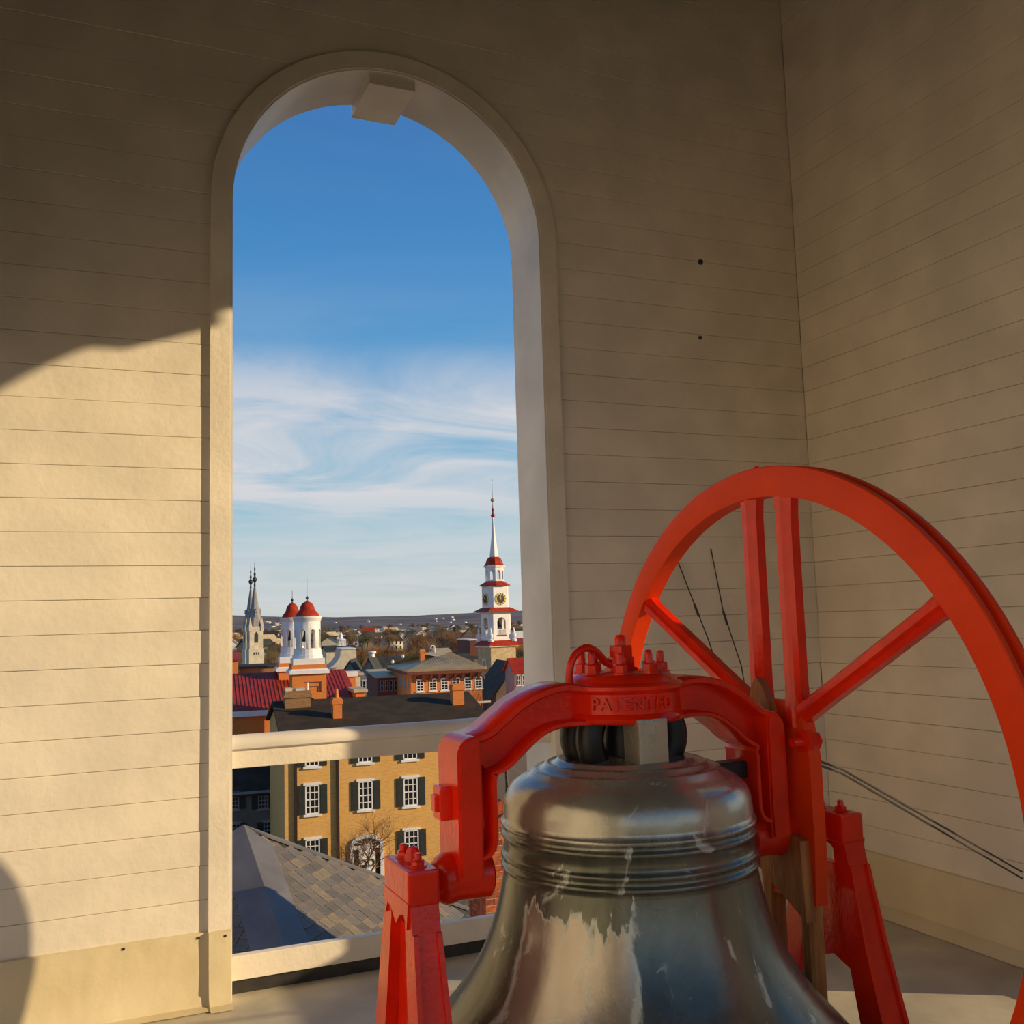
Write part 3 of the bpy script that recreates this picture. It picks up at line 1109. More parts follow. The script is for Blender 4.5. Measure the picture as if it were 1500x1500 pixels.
c1 = cable('left of two thin cables on the wall seen through the wheel', [(3.000, Y1 - 0.008, 1.885), (3.069, Y1 - 0.04, 1.657), (3.145, Y1 - 0.05, 1.452), (3.21, Y1 - 0.05, 1.25), (3.26, Y1 - 0.03, 0.9)])
c2 = cable('right of two thin cables on the wall seen through the wheel', [(3.217, Y1 - 0.008, 1.963), (3.254, Y1 - 0.04, 1.616), (3.348, Y1 - 0.05, 1.314), (3.38, Y1 - 0.05, 1.10), (3.40, Y1 - 0.03, 0.75)])
for c_, pts in ((c1, ((3.069, 1.657), (3.092, 1.59))), (c2, ((3.254, 1.616), (3.275, 1.54)))):
    MB().tube([(pts[0][0], Y1 - 0.04, pts[0][1]), (pts[1][0], Y1 - 0.043, pts[1][1])], 0.007, 8).build('splice', DARKM, c_, smooth=True)
cable('upper of two taut dark cables beside the right stand', [(2.00, 2.46, 1.170), (2.35, 2.70, 1.072), (3.93, 3.374, 0.40)], 0.004)
cable('lower of two taut dark cables beside the right stand', [(2.00, 2.46, 1.158), (2.35, 2.70, 1.058), (3.93, 3.374, 0.37)], 0.004)

# ================================================================== ROOF AND CHIMNEY BELOW
AP = at(357, 1213, 14.0)
HIPA = [R(-86), R(4), R(94), R(184)]
HK, HL = 0.478, 3.45
roof = tag(empty('slate_roof', (AP.x, AP.y, ZG)), 'pyramid slate roof just below the guard rail', 'roof')
apz = AP.z - ZG
cor = [Vector((HL * math.cos(a), HL * math.sin(a), apz - HK * HL)) for a in HIPA]
apx = Vector((0, 0, apz))
b = MB()
b.add([apx] + cor, [(0, i + 1, (i + 1) % 4 + 1) for i in range(4)] + [(4, 3, 2, 1)])
b.build('roof_deck', SLATEB, roof)
b = MB()
k9 = 0.94
b.hull8([tuple(Vector((c.x * k9, c.y * k9, 0))) for c in cor], [tuple(Vector((c.x * k9, c.y * k9, c.z - 0.05))) for c in cor])
b.build('wall', RBRICK, roof)
srnd = random.Random(11)
SW, SE = 0.19, 0.165
def slate_box(k):
    return MB().box(-SW / 2 + 0.004, SW / 2 - 0.004, -0.02, SE + 0.05, 0.0, 0.011)
smesh = [slate_box(i).mesh('slate', SLATE[i]) for i in range(5)]
for fi in (3, 0, 1):
    A, B = cor[fi], cor[(fi + 1) % 4]
    e = (B - A).normalized()
    mid = (A + B) / 2
    updir = (apx - mid).normalized()
    nrm = e.cross(updir).normalized()
    if nrm.z < 0:
        nrm = -nrm
    sl_ = (apx - mid).length
    rows = int(sl_ / SE)
    basew = (B - A).length
    if fi == 1:
        continue
    field = MB()
    for r_ in range(rows):
        v = r_ * SE
        wrow = basew * (1 - (v + SE) / sl_)
        nst = int(wrow / SW) + 1
        off = (r_ % 2) * SW / 2
        for q_ in range(nst):
            u = (q_ - (nst - 1) / 2) * SW + off - SW / 4
            if abs(u) > wrow / 2 - 0.08:
                continue
            p = mid + updir * v + e * u + nrm * (0.012 + srnd.uniform(0, 0.004))
            y_ax = (updir * math.cos(R(4)) - nrm * math.sin(R(4))).normalized()
            x_ax = e if e.cross(y_ax).dot(nrm) > 0 else -e
            z_ax = x_ax.cross(y_ax)
            mm_ = Matrix((x_ax, y_ax, z_ax)).transposed().to_4x4()
            mm_.translation = p + nrm * 0.012
            if fi == 0:
                o = link('slate', smesh[srnd.choice([0, 1, 1, 2, 3, 4, 4])], roof)
                o.matrix_local = mm_
            else:
                tmp = slate_box(0)
                field.add([mm_ @ Vector(q) for q in tmp.v], tmp.f)
    if field.v:
        tag(field.build('shaded_slates', SLATE[0], roof), kind='stuff')
for i in range(4):
    c = cor[i]
    d = (c - apx).normalized()
    side = Vector((-d.y, d.x, 0)).normalized()
    dn = Vector((0, 0, -1))
    f1 = (cor[(i + 1) % 4] + cor[i]) / 2 - apx
    w_ = (0.36, 0.05, 0.2, 0.3)[i]
    n1 = (cor[i] - apx).cross(cor[(i + 1) % 4] - apx).normalized()
    n0 = (cor[i - 1] - apx).cross(cor[i] - apx).normalized()
    if n1.z < 0:
        n1 = -n1
    if n0.z < 0:
        n0 = -n0
    t1 = n1.cross(d).normalized()
    if t1.dot(cor[(i + 1) % 4] - cor[i]) < 0:
        t1 = -t1
    t0 = n0.cross(d).normalized()
    if t0.dot(cor[i - 1] - cor[i]) < 0:
        t0 = -t0
    top = [apx + Vector((0, 0, 0.05)), c + Vector((0, 0, 0.05)), c + t1 * w_ + n1 * 0.045, apx + d * 0.3 + t1 * w_ + n1 * 0.045, c + t0 * w_ + n0 * 0.045, apx + d * 0.3 + t0 * w_ + n0 * 0.045]
    b = MB().add(top + [v - Vector((0, 0, 0.03)) for v in top], [(0, 1, 2, 3), (1, 0, 5, 4), (6, 9, 8, 7), (7, 10, 11, 6), (2, 8, 9, 3), (5, 11, 10, 4), (1, 7, 8, 2), (4, 10, 7, 1), (3, 9, 6, 0), (0, 6, 11, 5)])
    b.build('hip_flashing', SEAM, roof)

# the chimney, brick by brick
cp = at(711, 1300, 11.5)
cth = R(-3)
chim = tag(empty('brick_chimney', (cp.x, cp.y, -3.2), cth), 'orange-red brick chimney close below the railing beside the bell', 'chimney')
bl, bh, bd = 0.205, 0.062, 0.098
CHW, CHD = 0.86, 0.645
topz = -0.80 + 3.2
MB().box(0.008, CHW - 0.008, 0.008, CHD - 0.008, 0.0, topz).build('mortar_core', MORT, chim)
bmesh_cache = {}
brnd = random.Random(3)


def brick(x0, x1, y0, y1, z0, z1):
    key = (round(x1 - x0, 3), round(y1 - y0, 3), brnd.randrange(4))
    if key not in bmesh_cache:
        bmesh_cache[key] = MB().box(0, x1 - x0, 0, y1 - y0, 0, z1 - z0).mesh('brick', BRK[key[2]])
    j = 0.0025
    link('brick', bmesh_cache[key], chim, (x0 + brnd.uniform(-j, j), y0 + brnd.uniform(-j, j), z0))


z = 1.02
row = 0
while z < topz - 0.01:
    o2 = 0.06 if row % 2 else 0.0
    corb = 0.035 if (topz - z) > 0.25 and (topz - z) < 0.0 else 0.0
    # front and back rows
    for yy in (0.0, CHD - bd):
        x = 0.0
        first = True
        while x < CHW - 0.01:
            ln = (bl / 2 - 0.005 if (row % 2 and first) else bl)
            ln = min(ln, CHW - x)
            brick(x, x + ln, yy, yy + bd, z, z + bh)
            x += ln + 0.011
            first = False
    for xx in (0.0, CHW - bd):
        y = bd + 0.011 if row % 2 == 0 else bd + 0.011
        lim = CHD - bd - 0.011
        first = True
        while y < lim - 0.01:
            ln = min(bl if (row % 2 or not first) else bl / 2, lim - y)
            brick(xx, xx + bd, y, y + ln, z, z + bh)
            y += ln + 0.011
            first = False
    z += bh + 0.0115
    row += 1
MB().box(0.0, CHW, 0.0, CHD, 0.0, 1.01).build('lower_stack', RBRICK, chim)
cap = MB()
cap.prism([(-0.02, topz), (CHW + 0.02, topz), (CHW + 0.02, topz + 0.03), (CHW / 2, topz + 0.20), (-0.02, topz + 0.03)], lambda p: (p[0], -0.02, p[1]), lambda p: (p[0], 0.09, p[1]))
cap.prism([(-0.02, topz), (CHW + 0.02, topz), (CHW + 0.02, topz + 0.03), (CHW / 2, topz + 0.20), (-0.02, topz + 0.03)], lambda p: (p[0], CHD - 0.09, p[1]), lambda p: (p[0], CHD + 0.02, p[1]))
cap.build('peaked_cap', BRK[1], chim)
lr = MB().box(-9, 13, -9, 14.0, -3.6, -3.2)
tag(lr.build('lower_roof', SEAM), 'flat grey roof of the building below the belfry', 'roof')
lw = MB().box(-8.7, 12.7, -8.7, 13.8, ZG, -3.6)
tag(lw.build('main_block', RBRICK), 'brick block of the building below the belfry', 'building')

# unseen pale building added on the left to bounce sunlight into the belfry
nb = tag(empty('bounce_building', (-15, -1.5, ZG), R(-8)), 'unseen pale stuccoed building added left of the belfry tower to bounce sunlight', 'building')
MB().box(-9, 0, -13, 13, 0, 26).build('wall', pm('pale_stucco', (0.90, 0.82, 0.70), 0.8, var=0.03, scale=1.0), nb)
MB().box(-9.3, 0.3, -13.3, 13.3, 26, 26.6).build('cornice', WHITE, nb)
for fz in range(5):
    for fy in range(6):
        o = MB().box(0.0, 0.05, -10.6 + fy * 4.0, -9.4 + fy * 4.0, 3.0 + fz * 4.6, 5.2 + fz * 4.6).build('window', WHITE, nb)
        MB().box(0.05, 0.07, -10.5 + fy * 4.0, -9.5 + fy * 4.0, 3.1 + fz * 4.6, 5.1 + fz * 4.6).build('pane', GLASS, o)

# ================================================================== GROUND AND HILLS
def ground_mat():
    mt, t, b = base_mat('winter_ground')
    n, l = t.nodes.new, t.links.new
    tcn = n('ShaderNodeTexCoord')
    q = n('ShaderNodeTexNoise')
    q.inputs['Scale'].default_value = 0.006
    q.inputs['Detail'].default_value = 8
    l(tcn.outputs['Object'], q.inputs['Vector'])
    r = n('ShaderNodeValToRGB')
    st = [(0.38, (0.15, 0.125, 0.07)), (0.47, (0.21, 0.15, 0.08)), (0.55, (0.26, 0.20, 0.10)), (0.62, (0.19, 0.21, 0.06)), (0.7, (0.34, 0.27, 0.15))]
    while len(r.color_ramp.elements) < len(st):
        r.color_ramp.elements.new(0.5)
    for e, (p, c) in zip(r.color_ramp.elements, st):
        e.position = p
        e.color = c + (1,)
    l(q.outputs['Fac'], r.inputs[0])
    l(r.outputs[0], b.inputs['Base Color'])
    b.inputs['Roughness'].default_value = 0.95
    return mt


def hill_mat():
    mt, t, b = base_mat('bare_wooded_hill')
    n, l = t.nodes.new, t.links.new
    tcn = n('ShaderNodeTexCoord')
    q = n('ShaderNodeTexNoise')
    q.inputs['Scale'].default_value = 0.0035
    q.inputs['Detail'].default_value = 9
    l(tcn.outputs['Object'], q.inputs['Vector'])
    r = n('ShaderNodeValToRGB')
    st = [(0.36, (0.085, 0.072, 0.075)), (0.47, (0.13, 0.108, 0.108)), (0.55, (0.17, 0.14, 0.135)), (0.64, (0.21, 0.16, 0.12))]  # bare woods greyed, distance haze mixed into the colours
    while len(r.color_ramp.elements) < len(st):
        r.color_ramp.elements.new(0.5)
    for e, (p, c) in zip(r.color_ramp.elements, st):
        e.position = p
        e.color = c + (1,)
    l(q.outputs['Fac'], r.inputs[0])
    l(r.outputs[0], b.inputs['Base Color'])
    b.inputs['Roughness'].default_value = 1.0
    return mt


gb = MB()
NA = 96
rings = [0.0, 60, 200, 700, 2000, 4500, 12000]
vs = [(0, 0, ZG)]
fs = []
for r_ in rings[1:]:
    for i in range(NA):
        a = 2 * PI * i / NA
        vs.append((r_ * math.cos(a), r_ * math.sin(a), ZG))
for i in range(NA):
    fs.append((0, 1 + i, 1 + (i + 1) % NA))
for k in range(len(rings) - 2):
    for i in range(NA):
        j = (i + 1) % NA
        fs.append((1 + k * NA + i, 1 + (k + 1) * NA + i, 1 + (k + 1) * NA + j, 1 + k * NA + j))
tag(gb.add(vs, fs).build('ground', ground_mat()), kind='structure')

# wooded ridge all round the valley


def hill_z(a, d):
    az = ((math.degrees(a) + 180) % 360) - 180     # from +y towards +x
    f = (d - 3300) / 4200
    hgt = 48 + 44 * math.exp(-((az - 5.5) / 4.2) ** 2) + 18 * math.exp(-((az - 26.5) / 4.0) ** 2) + (20 if abs(az) > 40 else 0)
    hgt += 7 * noise.noise(Vector((math.sin(a) * 14, math.cos(a) * 14, 1.7))) + 4 * noise.noise(Vector((math.sin(a) * 60, math.cos(a) * 60, 4.0)))
    sh_ = max(0.0, min(1.0, (f - 0.05) / 0.75))
    sh_ = sh_ * sh_ * (3 - 2 * sh_)
    p = Vector((math.sin(a) * d, math.cos(a) * d, 0))
    return ZG - 4 + (hgt + 18.4) * sh_ + 10 * sh_ * noise.noise(p * 0.0012) + 3 * sh_ * noise.noise(p * 0.006)


hv, hf = [], []
NH, ND = 540, 14
for i in range(NH):
    a = 2 * PI * i / NH
    for j in range(ND + 1):
        d = 3300 + 4200 * j / ND
        hv.append((math.sin(a) * d, math.cos(a) * d, hill_z(a, d)))
for i in range(NH):
    i2 = (i + 1) % NH
    for j in range(ND):
        hf.append((i * (ND + 1) + j, i2 * (ND + 1) + j, i2 * (ND + 1) + j + 1, i * (ND + 1) + j + 1))
tag(MB().add(hv, hf).build('hills', hill_mat(), smooth='all'), kind='structure')

# ================================================================== BUILDING HELPERS


def bpart(parent, name, mat, fn, smooth=False):
    b = MB()
    fn(b)
    return b.build(name, mat, parent, smooth)


def zl(z):
    return z - ZG


def window(par, x0, x1, z0, z1, y=0.0, cols=2, rows=4, lintel=True, shut=0.0, arch=False, frame=WHITE, bar=0.045, name='window'):
    """sash window: frame; glass and glazing bars are its pieces; z measured from street level"""
    f = 0.07
    fr = MB()
    ys, yb = y - 0.05, y + 0.06
    fr.box(x0, x0 + f, ys, yb, z0, z1)
    fr.box(x1 - f, x1, ys, yb, z0, z1)
    fr.box(x0, x1, ys, yb, z1 - f, z1)
    fr.box(x0, x1, ys, yb, z0, z0 + f)
    if lintel:
        fr.box(x0 - 0.10, x1 + 0.10, y - 0.07, yb, z1, z1 + 0.13)
        fr.box(x0 - 0.10, x1 + 0.10, y - 0.12, yb, z0 - 0.12, z0)
    if arch:
        c, h = (x0 + x1) / 2, (x1 - x0) / 2
        n = 8
        pts = [(c + h * math.cos(PI * i / n), z1 + 0.55 * h * math.sin(PI * i / n)) for i in range(n + 1)]
        ou = [(c + (h + 0.12) * math.cos(PI * i / n), z1 + 0.12 + 0.55 * h * math.sin(PI * i / n)) for i in range(n + 1)]
        fr.sheet([[pts[i], ou[i], ou[i + 1], pts[i + 1]] for i in range(n)], lambda u, v, d: (u, d, v), ys, yb)
    w = fr.build(name, frame, par)
    gl = MB().box(x0 + f * 0.5, x1 - f * 0.5, y - 0.012, y + 0.02, z0 + f * 0.5, z1 - f * 0.5)
    if arch:
        gl.sheet([[pts[0]] + [pts[i] for i in range(1, n + 1)]], lambda u, v, d: (u, d, v), y - 0.012, y + 0.02)
    gl.build('pane', GLASS, w)
    br = MB()
    for i in range(1, cols + 1):
        xx = x0 + (x1 - x0) * i / (cols + 1)
        br.box(xx - bar / 2, xx + bar / 2, y - 0.035, y + 0.0, z0, z1)
    for i in range(1, rows):
        zz = z0 + (z1 - z0) * i / rows
        hb_ = bar * (1.4 if i * 2 == rows else 1)
        br.box(x0, x1, y - 0.035, y + 0.0, zz - hb_ / 2, zz + hb_ / 2)
    br.build('glazing_bars', frame, w)
    if shut:
        for sx in (0, 1):
            a, c_ = (x0 - shut, x0 - 0.01) if sx == 0 else (x1 + 0.01, x1 + shut)
            s = MB().box(a, c_, y - 0.06, y - 0.01, z0, z1)
            for k in range(12):
                zz = z0 + 0.08 + (z1 - z0 - 0.16) * k / 12
                s.box(a + 0.06, c_ - 0.06, y - 0.075, y - 0.05, zz, zz + (z1 - z0) / 24)
            s.build('shutter', SHUT, w)
    return w


def gable(b, x0, x1, y0, y1, ze, zr, over=0.3, th=0.18, axis='x'):
    """two roof slopes with thickness; ridge along axis"""
    if axis == 'x':
        ym = (y0 + y1) / 2
        k = (zr - ze) / (ym - y0)
        for sgn, ya in ((1, y0 - over), (-1, y1 + over)):
            zo = ze - over * k
            b.hull8([(x0 - over, ya, zo - th), (x1 + over, ya, zo - th), (x1 + over, ym, zr - th), (x0 - over, ym, zr - th)],
                    [(x0 - over, ya, zo), (x1 + over, ya, zo), (x1 + over, ym, zr), (x0 - over, ym, zr)])
    else:
        xm = (x0 + x1) / 2
        k = (zr - ze) / (xm - x0)
        for xa in (x0 - over, x1 + over):
            zo = ze - over * k
            b.hull8([(xa, y0 - over, zo - th), (xm, y0 - over, zr - th), (xm, y1 + over, zr - th), (xa, y1 + over, zo - th)],
                    [(xa, y0 - over, zo), (xm, y0 - over, zr), (xm, y1 + over, zr), (xa, y1 + over, zo)])


def body(b, x0, x1, y0, y1, z0, ze, zr=None, axis='x'):
    if zr is None:
        b.box(x0, x1, y0, y1, z0, ze)
    elif axis == 'x':
        ym = (y0 + y1) / 2
        b.prism([(y0, z0), (y1, z0), (y1, ze), (ym, zr - 0.1), (y0, ze)], lambda p: (x0, p[0], p[1]), lambda p: (x1, p[0], p[1]))
    else:
        xm = (x0 + x1) / 2
        b.prism([(x0, z0), (x1, z0), (x1, ze), (xm, zr - 0.1), (x0, ze)], lambda p: (p[0], y0, p[1]), lambda p: (p[0], y1, p[1]))


def hip(b, x0, x1, y0, y1, ze, zr, over=0.4, inset=None):
    xa, xb, ya, yb = x0 - over, x1 + over, y0 - over, y1 + over
    ym = (ya + yb) / 2
    ins = inset if inset is not None else (yb - ya) / 2
    b.add([(xa, ya, ze), (xb, ya, ze), (xb, yb, ze), (xa, yb, ze), (xa + ins, ym, zr), (xb - ins, ym, zr), (xa, ya, ze - 0.2), (xb, ya, ze - 0.2), (xb, yb, ze - 0.2), (xa, yb, ze - 0.2)],
          [(0, 1, 5, 4), (1, 2, 5), (2, 3, 4, 5), (3, 0, 4), (6, 9, 8, 7), (0, 6, 7, 1), (1, 7, 8, 2), (2, 8, 9, 3), (3, 9, 6, 0)])


def chimney_part(par, name, x0, x1, y0, y1, z0, z1, mat, capmat=None, pots=0):
    c = MB().box(x0, x1, y0, y1, z0, z1 - 0.35)
    c.box(x0 - 0.06, x1 + 0.06, y0 - 0.06, y1 + 0.06, z1 - 0.35, z1 - 0.1)
    c.box(x0, x1, y0, y1, z1 - 0.1, z1)
    o = c.build(name, mat, par)
    for k in range(pots):
        MB().lathe([(0.0, 0), (0.12, 0), (0.09, 0.5), (0, 0.5)], 10, (x0 + (x1 - x0) * (k + 0.5) / pots, (y0 + y1) / 2, z1)).build('chimney_pot', capmat or mat, o)
    return o


# ================================================================== BUFF BRICK TOWN HOUSE
Fy = Fac(535, 56.7, -6)
th = tag(Fy.empty('town_house'), 'three-storey buff brick house with dark shutters and white arched doorway', 'building')
xa, xb = Fy.x(417, 1170), Fy.x(722, 1170)
ze = zl(Fy.z(560, 1068))
zr = zl(Fy.z(600, 1017, 6.0))
DEP = 12.0
bpart(th, 'wall', YBRICK, lambda b: body(b, xa, xb, 0, DEP, 0, ze, zr))


def _r(b):
    gable(b, xa, xb, 0, DEP, ze, zr, 0.25)
bpart(th, 'roof', DROOF, _r)
bpart(th, 'cornice', WHITE, lambda b: b.box(xa, xb, -0.2, 0.0, ze - 0.45, ze - 0.08))
colsx = [(447, 468), (525, 546), (591, 612), (657, 678)]
zm0, zm1 = zl(Fy.z(535, 1186)), zl(Fy.z(535, 1144))
zt0 = zl(Fy.z(535, 1117))
zlo0, zlo1 = zl(Fy.z(601, 1255)), zl(Fy.z(601, 1216))
for i, (p, q) in enumerate(colsx):
    x0, x1 = Fy.x(p, 1165), Fy.x(q, 1165)
    window(th, x0, x1, zm0, zm1, 0, 2, 4, True, 0.42)
    window(th, x0, x1, zt0, zt0 + 1.35, 0, 2, 4, True, 0.42)
    if i != 1:
        window(th, x0, x1, zlo0, zlo1, 0, 2, 4, True, 0.42)
for p in (433, 494.5):
    x = Fy.x(p, 1170)
    bpart(th, 'downpipe', PIPE, lambda b: b.box(x - 0.07, x + 0.07, -0.16, -0.01, 0, ze - 0.3))
# doorway: arched white surround, fanlight and double doors with wreaths
dx0, dx1 = Fy.x(513, 1260), Fy.x(562, 1260)
dc, dh = (dx0 + dx1) / 2, (dx1 - dx0) / 2
dzt = zl(Fy.z(536, 1222))
dzs = dzt - dh * 0.62
door = empty('doorway', (0, 0, 0))
door.parent = th
n = 16
rr = [(dc + dh * math.cos(PI * i / n), dzs + dh * 0.62 * math.sin(PI * i / n)) for i in range(n + 1)]
ri_ = [(dc + (dh - 0.2) * math.cos(PI * i / n), dzs + (dh * 0.62 - 0.2) * math.sin(PI * i / n)) for i in range(n + 1)]
dd = MB().sheet([[ri_[i], rr[i], rr[i + 1], ri_[i + 1]] for i in range(n)] + [[(dx0, 0), (dx0 + 0.2, 0), (dx0 + 0.2, dzs), (dx0, dzs)], [(dx1 - 0.2, 0), (dx1, 0), (dx1, dzs), (dx1 - 0.2, dzs)]], lambda u, v, d: (u, d, v), -0.14, 0.02)
dd.box(dx0 + 0.2, dx1 - 0.2, -0.10, 0.02, dzs - 0.18, dzs)
dd.build('surround', WHITE, door)
MB().sheet([ri_], lambda u, v, d: (u, d, v), -0.03, 0.01).build('fanlight', GLASS, door)
fb = MB()
for k in range(1, 6):
    a = PI * k / 6
    fb.tube([(dc, -0.05, dzs), (dc + (dh - 0.2) * math.cos(a), -0.05, dzs + (dh * 0.62 - 0.2) * math.sin(a))], 0.025, 4)
fb.build('fanlight_bars', WHITE, door)
lw_ = (dx1 - dx0 - 0.4)
for sx in (-1, 1):
    a, b_ = (dc - lw_ * 0.30, dc - 0.01) if sx < 0 else (dc + 0.01, dc + lw_ * 0.30)
    d_ = MB().box(a, b_, -0.06, 0.0, 0, dzs - 0.18)
    for (q0, q1) in ((0.1, 0.45), (0.5, 0.95)):
        d_.box(a + 0.07, b_ - 0.07, -0.085, -0.05, (dzs - 0.2) * q0, (dzs - 0.2) * q1)
    d_.build('door_leaf', WHITE, door)
    MB().lathe([(0.13, -0.03), (0.17, -0.05), (0.21, -0.03), (0.17, -0.01), (0.13, -0.03)], 14, ((a + b_) / 2, -0.09, dzs - 0.95), 'y', cap=False).build('wreath', OLIVE, door)
    s0, s1 = (dx0 + 0.2, a - 0.05) if sx < 0 else (b_ + 0.05, dx1 - 0.2)
    MB().box(s0, s1, -0.03, 0.0, 0.6, dzs - 0.18).build('sidelight', GLASS, door)
    MB().box(s0, s1, -0.07, 0.0, 0, 0.6).build('panel', WHITE, door)
# chimneys of the house
for (p0, p1, pt, pb, ly, mt_, nm) in ((488, 501, 1023, 1052, 2.2, OBRICK, 'chimney'), (664, 680, 1003, 1034, 3.4, OBRICK, 'chimney')):
    x0, x1 = Fy.x(p0, 1030, ly), Fy.x(p1, 1030, ly)
    chimney_part(th, nm, x0, x1, ly, ly + 0.8, zl(Fy.z(p0, pb, ly)) - 1.0, zl(Fy.z(p0, pt, ly)), mt_, None, 1 if p0 == 488 else 0)

# big chimney stack at the left end
Fc = Fac(437, 60.0, -6)
cs = tag(Fc.empty('chimney_stack'), 'mottled brown brick chimney stack with a white flue pipe', 'chimney')
x0, x1 = Fc.x(417.5, 1030), Fc.x(455, 1030)
zt_ = zl(Fc.z(437, 1012))
bpart(cs, 'stack', CBRICK, lambda b: (b.box(x0, x1, 0, 1.2, 0, zt_ - 0.4), b.box(x0 - 0.08, x1 + 0.08, -0.08, 1.28, zt_ - 0.4, zt_ - 0.22), b.box(x0, x1, 0, 1.2, zt_ - 0.22, zt_)))
bpart(cs, 'capstone', CREAMS, lambda b: (b.box(x0 + 0.05, x0 + 0.45, 0.2, 1.0, zt_, zt_ + 0.16), b.box(x0 + 0.65, x1 - 0.3, 0.2, 1.0, zt_, zt_ + 0.12)))
bpart(cs, 'flue_pipe', WHITE, lambda b: b.lathe([(0, 0), (0.06, 0), (0.06, 0.45), (0, 0.45)], 10, (x1 - 0.14, 0.3, zt_)))

# ================================================================== GREY HOUSE IN SHADE
Fg = Fac(370, 68.0, -6)
gh = tag(Fg.empty('grey_house'), 'dark grey house in shade left of the buff brick house', 'building')
xa, xb = Fg.x(300, 1180), Fg.x(409, 1180)
ze = zl(Fg.z(370, 1157))
zr = zl(Fg.z(370, 1085, 5))
bpart(gh, 'wall', DGREY, lambda b: body(b, xa, xb, 0, 10, 0, ze, zr))
bpart(gh, 'roof', DROOF, lambda b: gable(b, xa, xb, 0, 10, ze, zr, 0.3))
bpart(gh, 'gutter', GREYW, lambda b: b.box(xa, xb, -0.35, -0.2, ze - 0.2, ze - 0.05))
for (p, q, t, bt) in ((335, 350, 1163, 1186), (378, 393, 1161, 1185), (336, 352, 1207, 1232), (386, 402, 1204, 1230)):
    window(gh, Fg.x(p, t), Fg.x(q, t), zl(Fg.z(p, bt)), zl(Fg.z(p, t)), 0, 2, 4, True, 0.42, frame=GREYW)
for p in (404, 411):
    x = Fg.x(p, 1180)
    bpart(gh, 'downpipe', PIPE, lambda b: b.box(x - 0.07, x + 0.07, -0.14, 0, 0, ze))

# ================================================================== CHURCH WITH TWIN DOMES
Fk = Fac(400, 84.0, -6)
ch = tag(Fk.empty('church_hall'), 'orange brick hall with red seamed metal roof below the twin domes', 'church')
xa, xb = Fk.x(285, 1040), Fk.x(417, 1040)
ze = zl(Fk.z(400, 1038))
zr = zl(Fk.z(390, 985, 9.0))
DEP = 18.0
xr = Fk.x(520, 1030)
bpart(ch, 'wall', OBRICK, lambda b: body(b, xa, xb, 0, DEP, 0, ze, zr))
bpart(ch, 'cornice', WHITE, lambda b: b.box(xa, xb + 0.3, -0.55, 0.0, ze - 0.5, ze - 0.05))
bpart(ch, 'roof', REDROOF, lambda b: gable(b, xa, xr, 0, DEP, ze + 0.1, zr, 0.4))


def _seams(b):
    k = 40
    sl = (zr - ze - 0.1) / (DEP / 2)
    for i in range(k):
        x = xa + (xr - xa) * (i + 0.5) / k
        b.hull8([(x - 0.04, -0.4, ze + 0.1 - 0.4 * sl), (x + 0.04, -0.4, ze + 0.1 - 0.4 * sl), (x + 0.04, DEP / 2, zr), (x - 0.04, DEP / 2, zr)],
                [(x - 0.02, -0.4, ze + 0.15 - 0.4 * sl), (x + 0.02, -0.4, ze + 0.15 - 0.4 * sl), (x + 0.02, DEP / 2, zr + 0.05), (x - 0.02, DEP / 2, zr + 0.05)])
tag(bpart(ch, 'roof_seams', REDROOF, _seams), kind='stuff')
bpart(ch, 'wing_wall', OBRICK, lambda b: b.box(xb, xr, 1.5, DEP - 1.5, 0, ze))
xq0, xq1 = Fk.x(480, 1000, 10), Fk.x(520, 1000, 10)
bpart(ch, 'parapet', OBRICK, lambda b: b.box(xq0 - 0.2, xq1, 9.6, 10.4, 0, zl(Fk.z(500, 988, 10)) - 0.2))
bpart(ch, 'parapet_coping', WHITE, lambda b: b.box(xq0 - 0.4, xq1 + 0.2, 9.4, 10.6, zl(Fk.z(500, 988, 10)) - 0.2, zl(Fk.z(500, 984, 10))))


def drum(par, r, z0, z1, n=8, th=0.22, a0=0.0, ow=0.50, zb=0.03, zs=0.58):
    """round drum with arched openings all round"""
    seg = 2 * PI / n
    h = z1 - z0
    b = MB()
    for k in range(n):
        ca = a0 + seg * k
        half = seg * r * ow / 2
        P = arch_polys(-seg * r / 2, seg * r / 2, z0, z1, 0, half, z0 + h * zb, z0 + h * zs, 8)

        def fn(u, v, d):
            a = ca + u / r
            return ((r - d) * math.cos(a), (r - d) * math.sin(a), v)
        # split wide pieces so that they follow the curve
        Q = []
        for p in P:
            Q.append(p)
        b.sheet(Q, fn, 0, th)
    return b.build('drum', WHITE, par, smooth=True)


def dome_tower(F, px, label, sw):
    """sw: half width of the brick shaft; all heights measured on F's own plane"""
    o = tag(F.empty('domed_cupola_tower', F.x(px, 960)), label, 'tower', 'twin domed cupola towers')
    return o


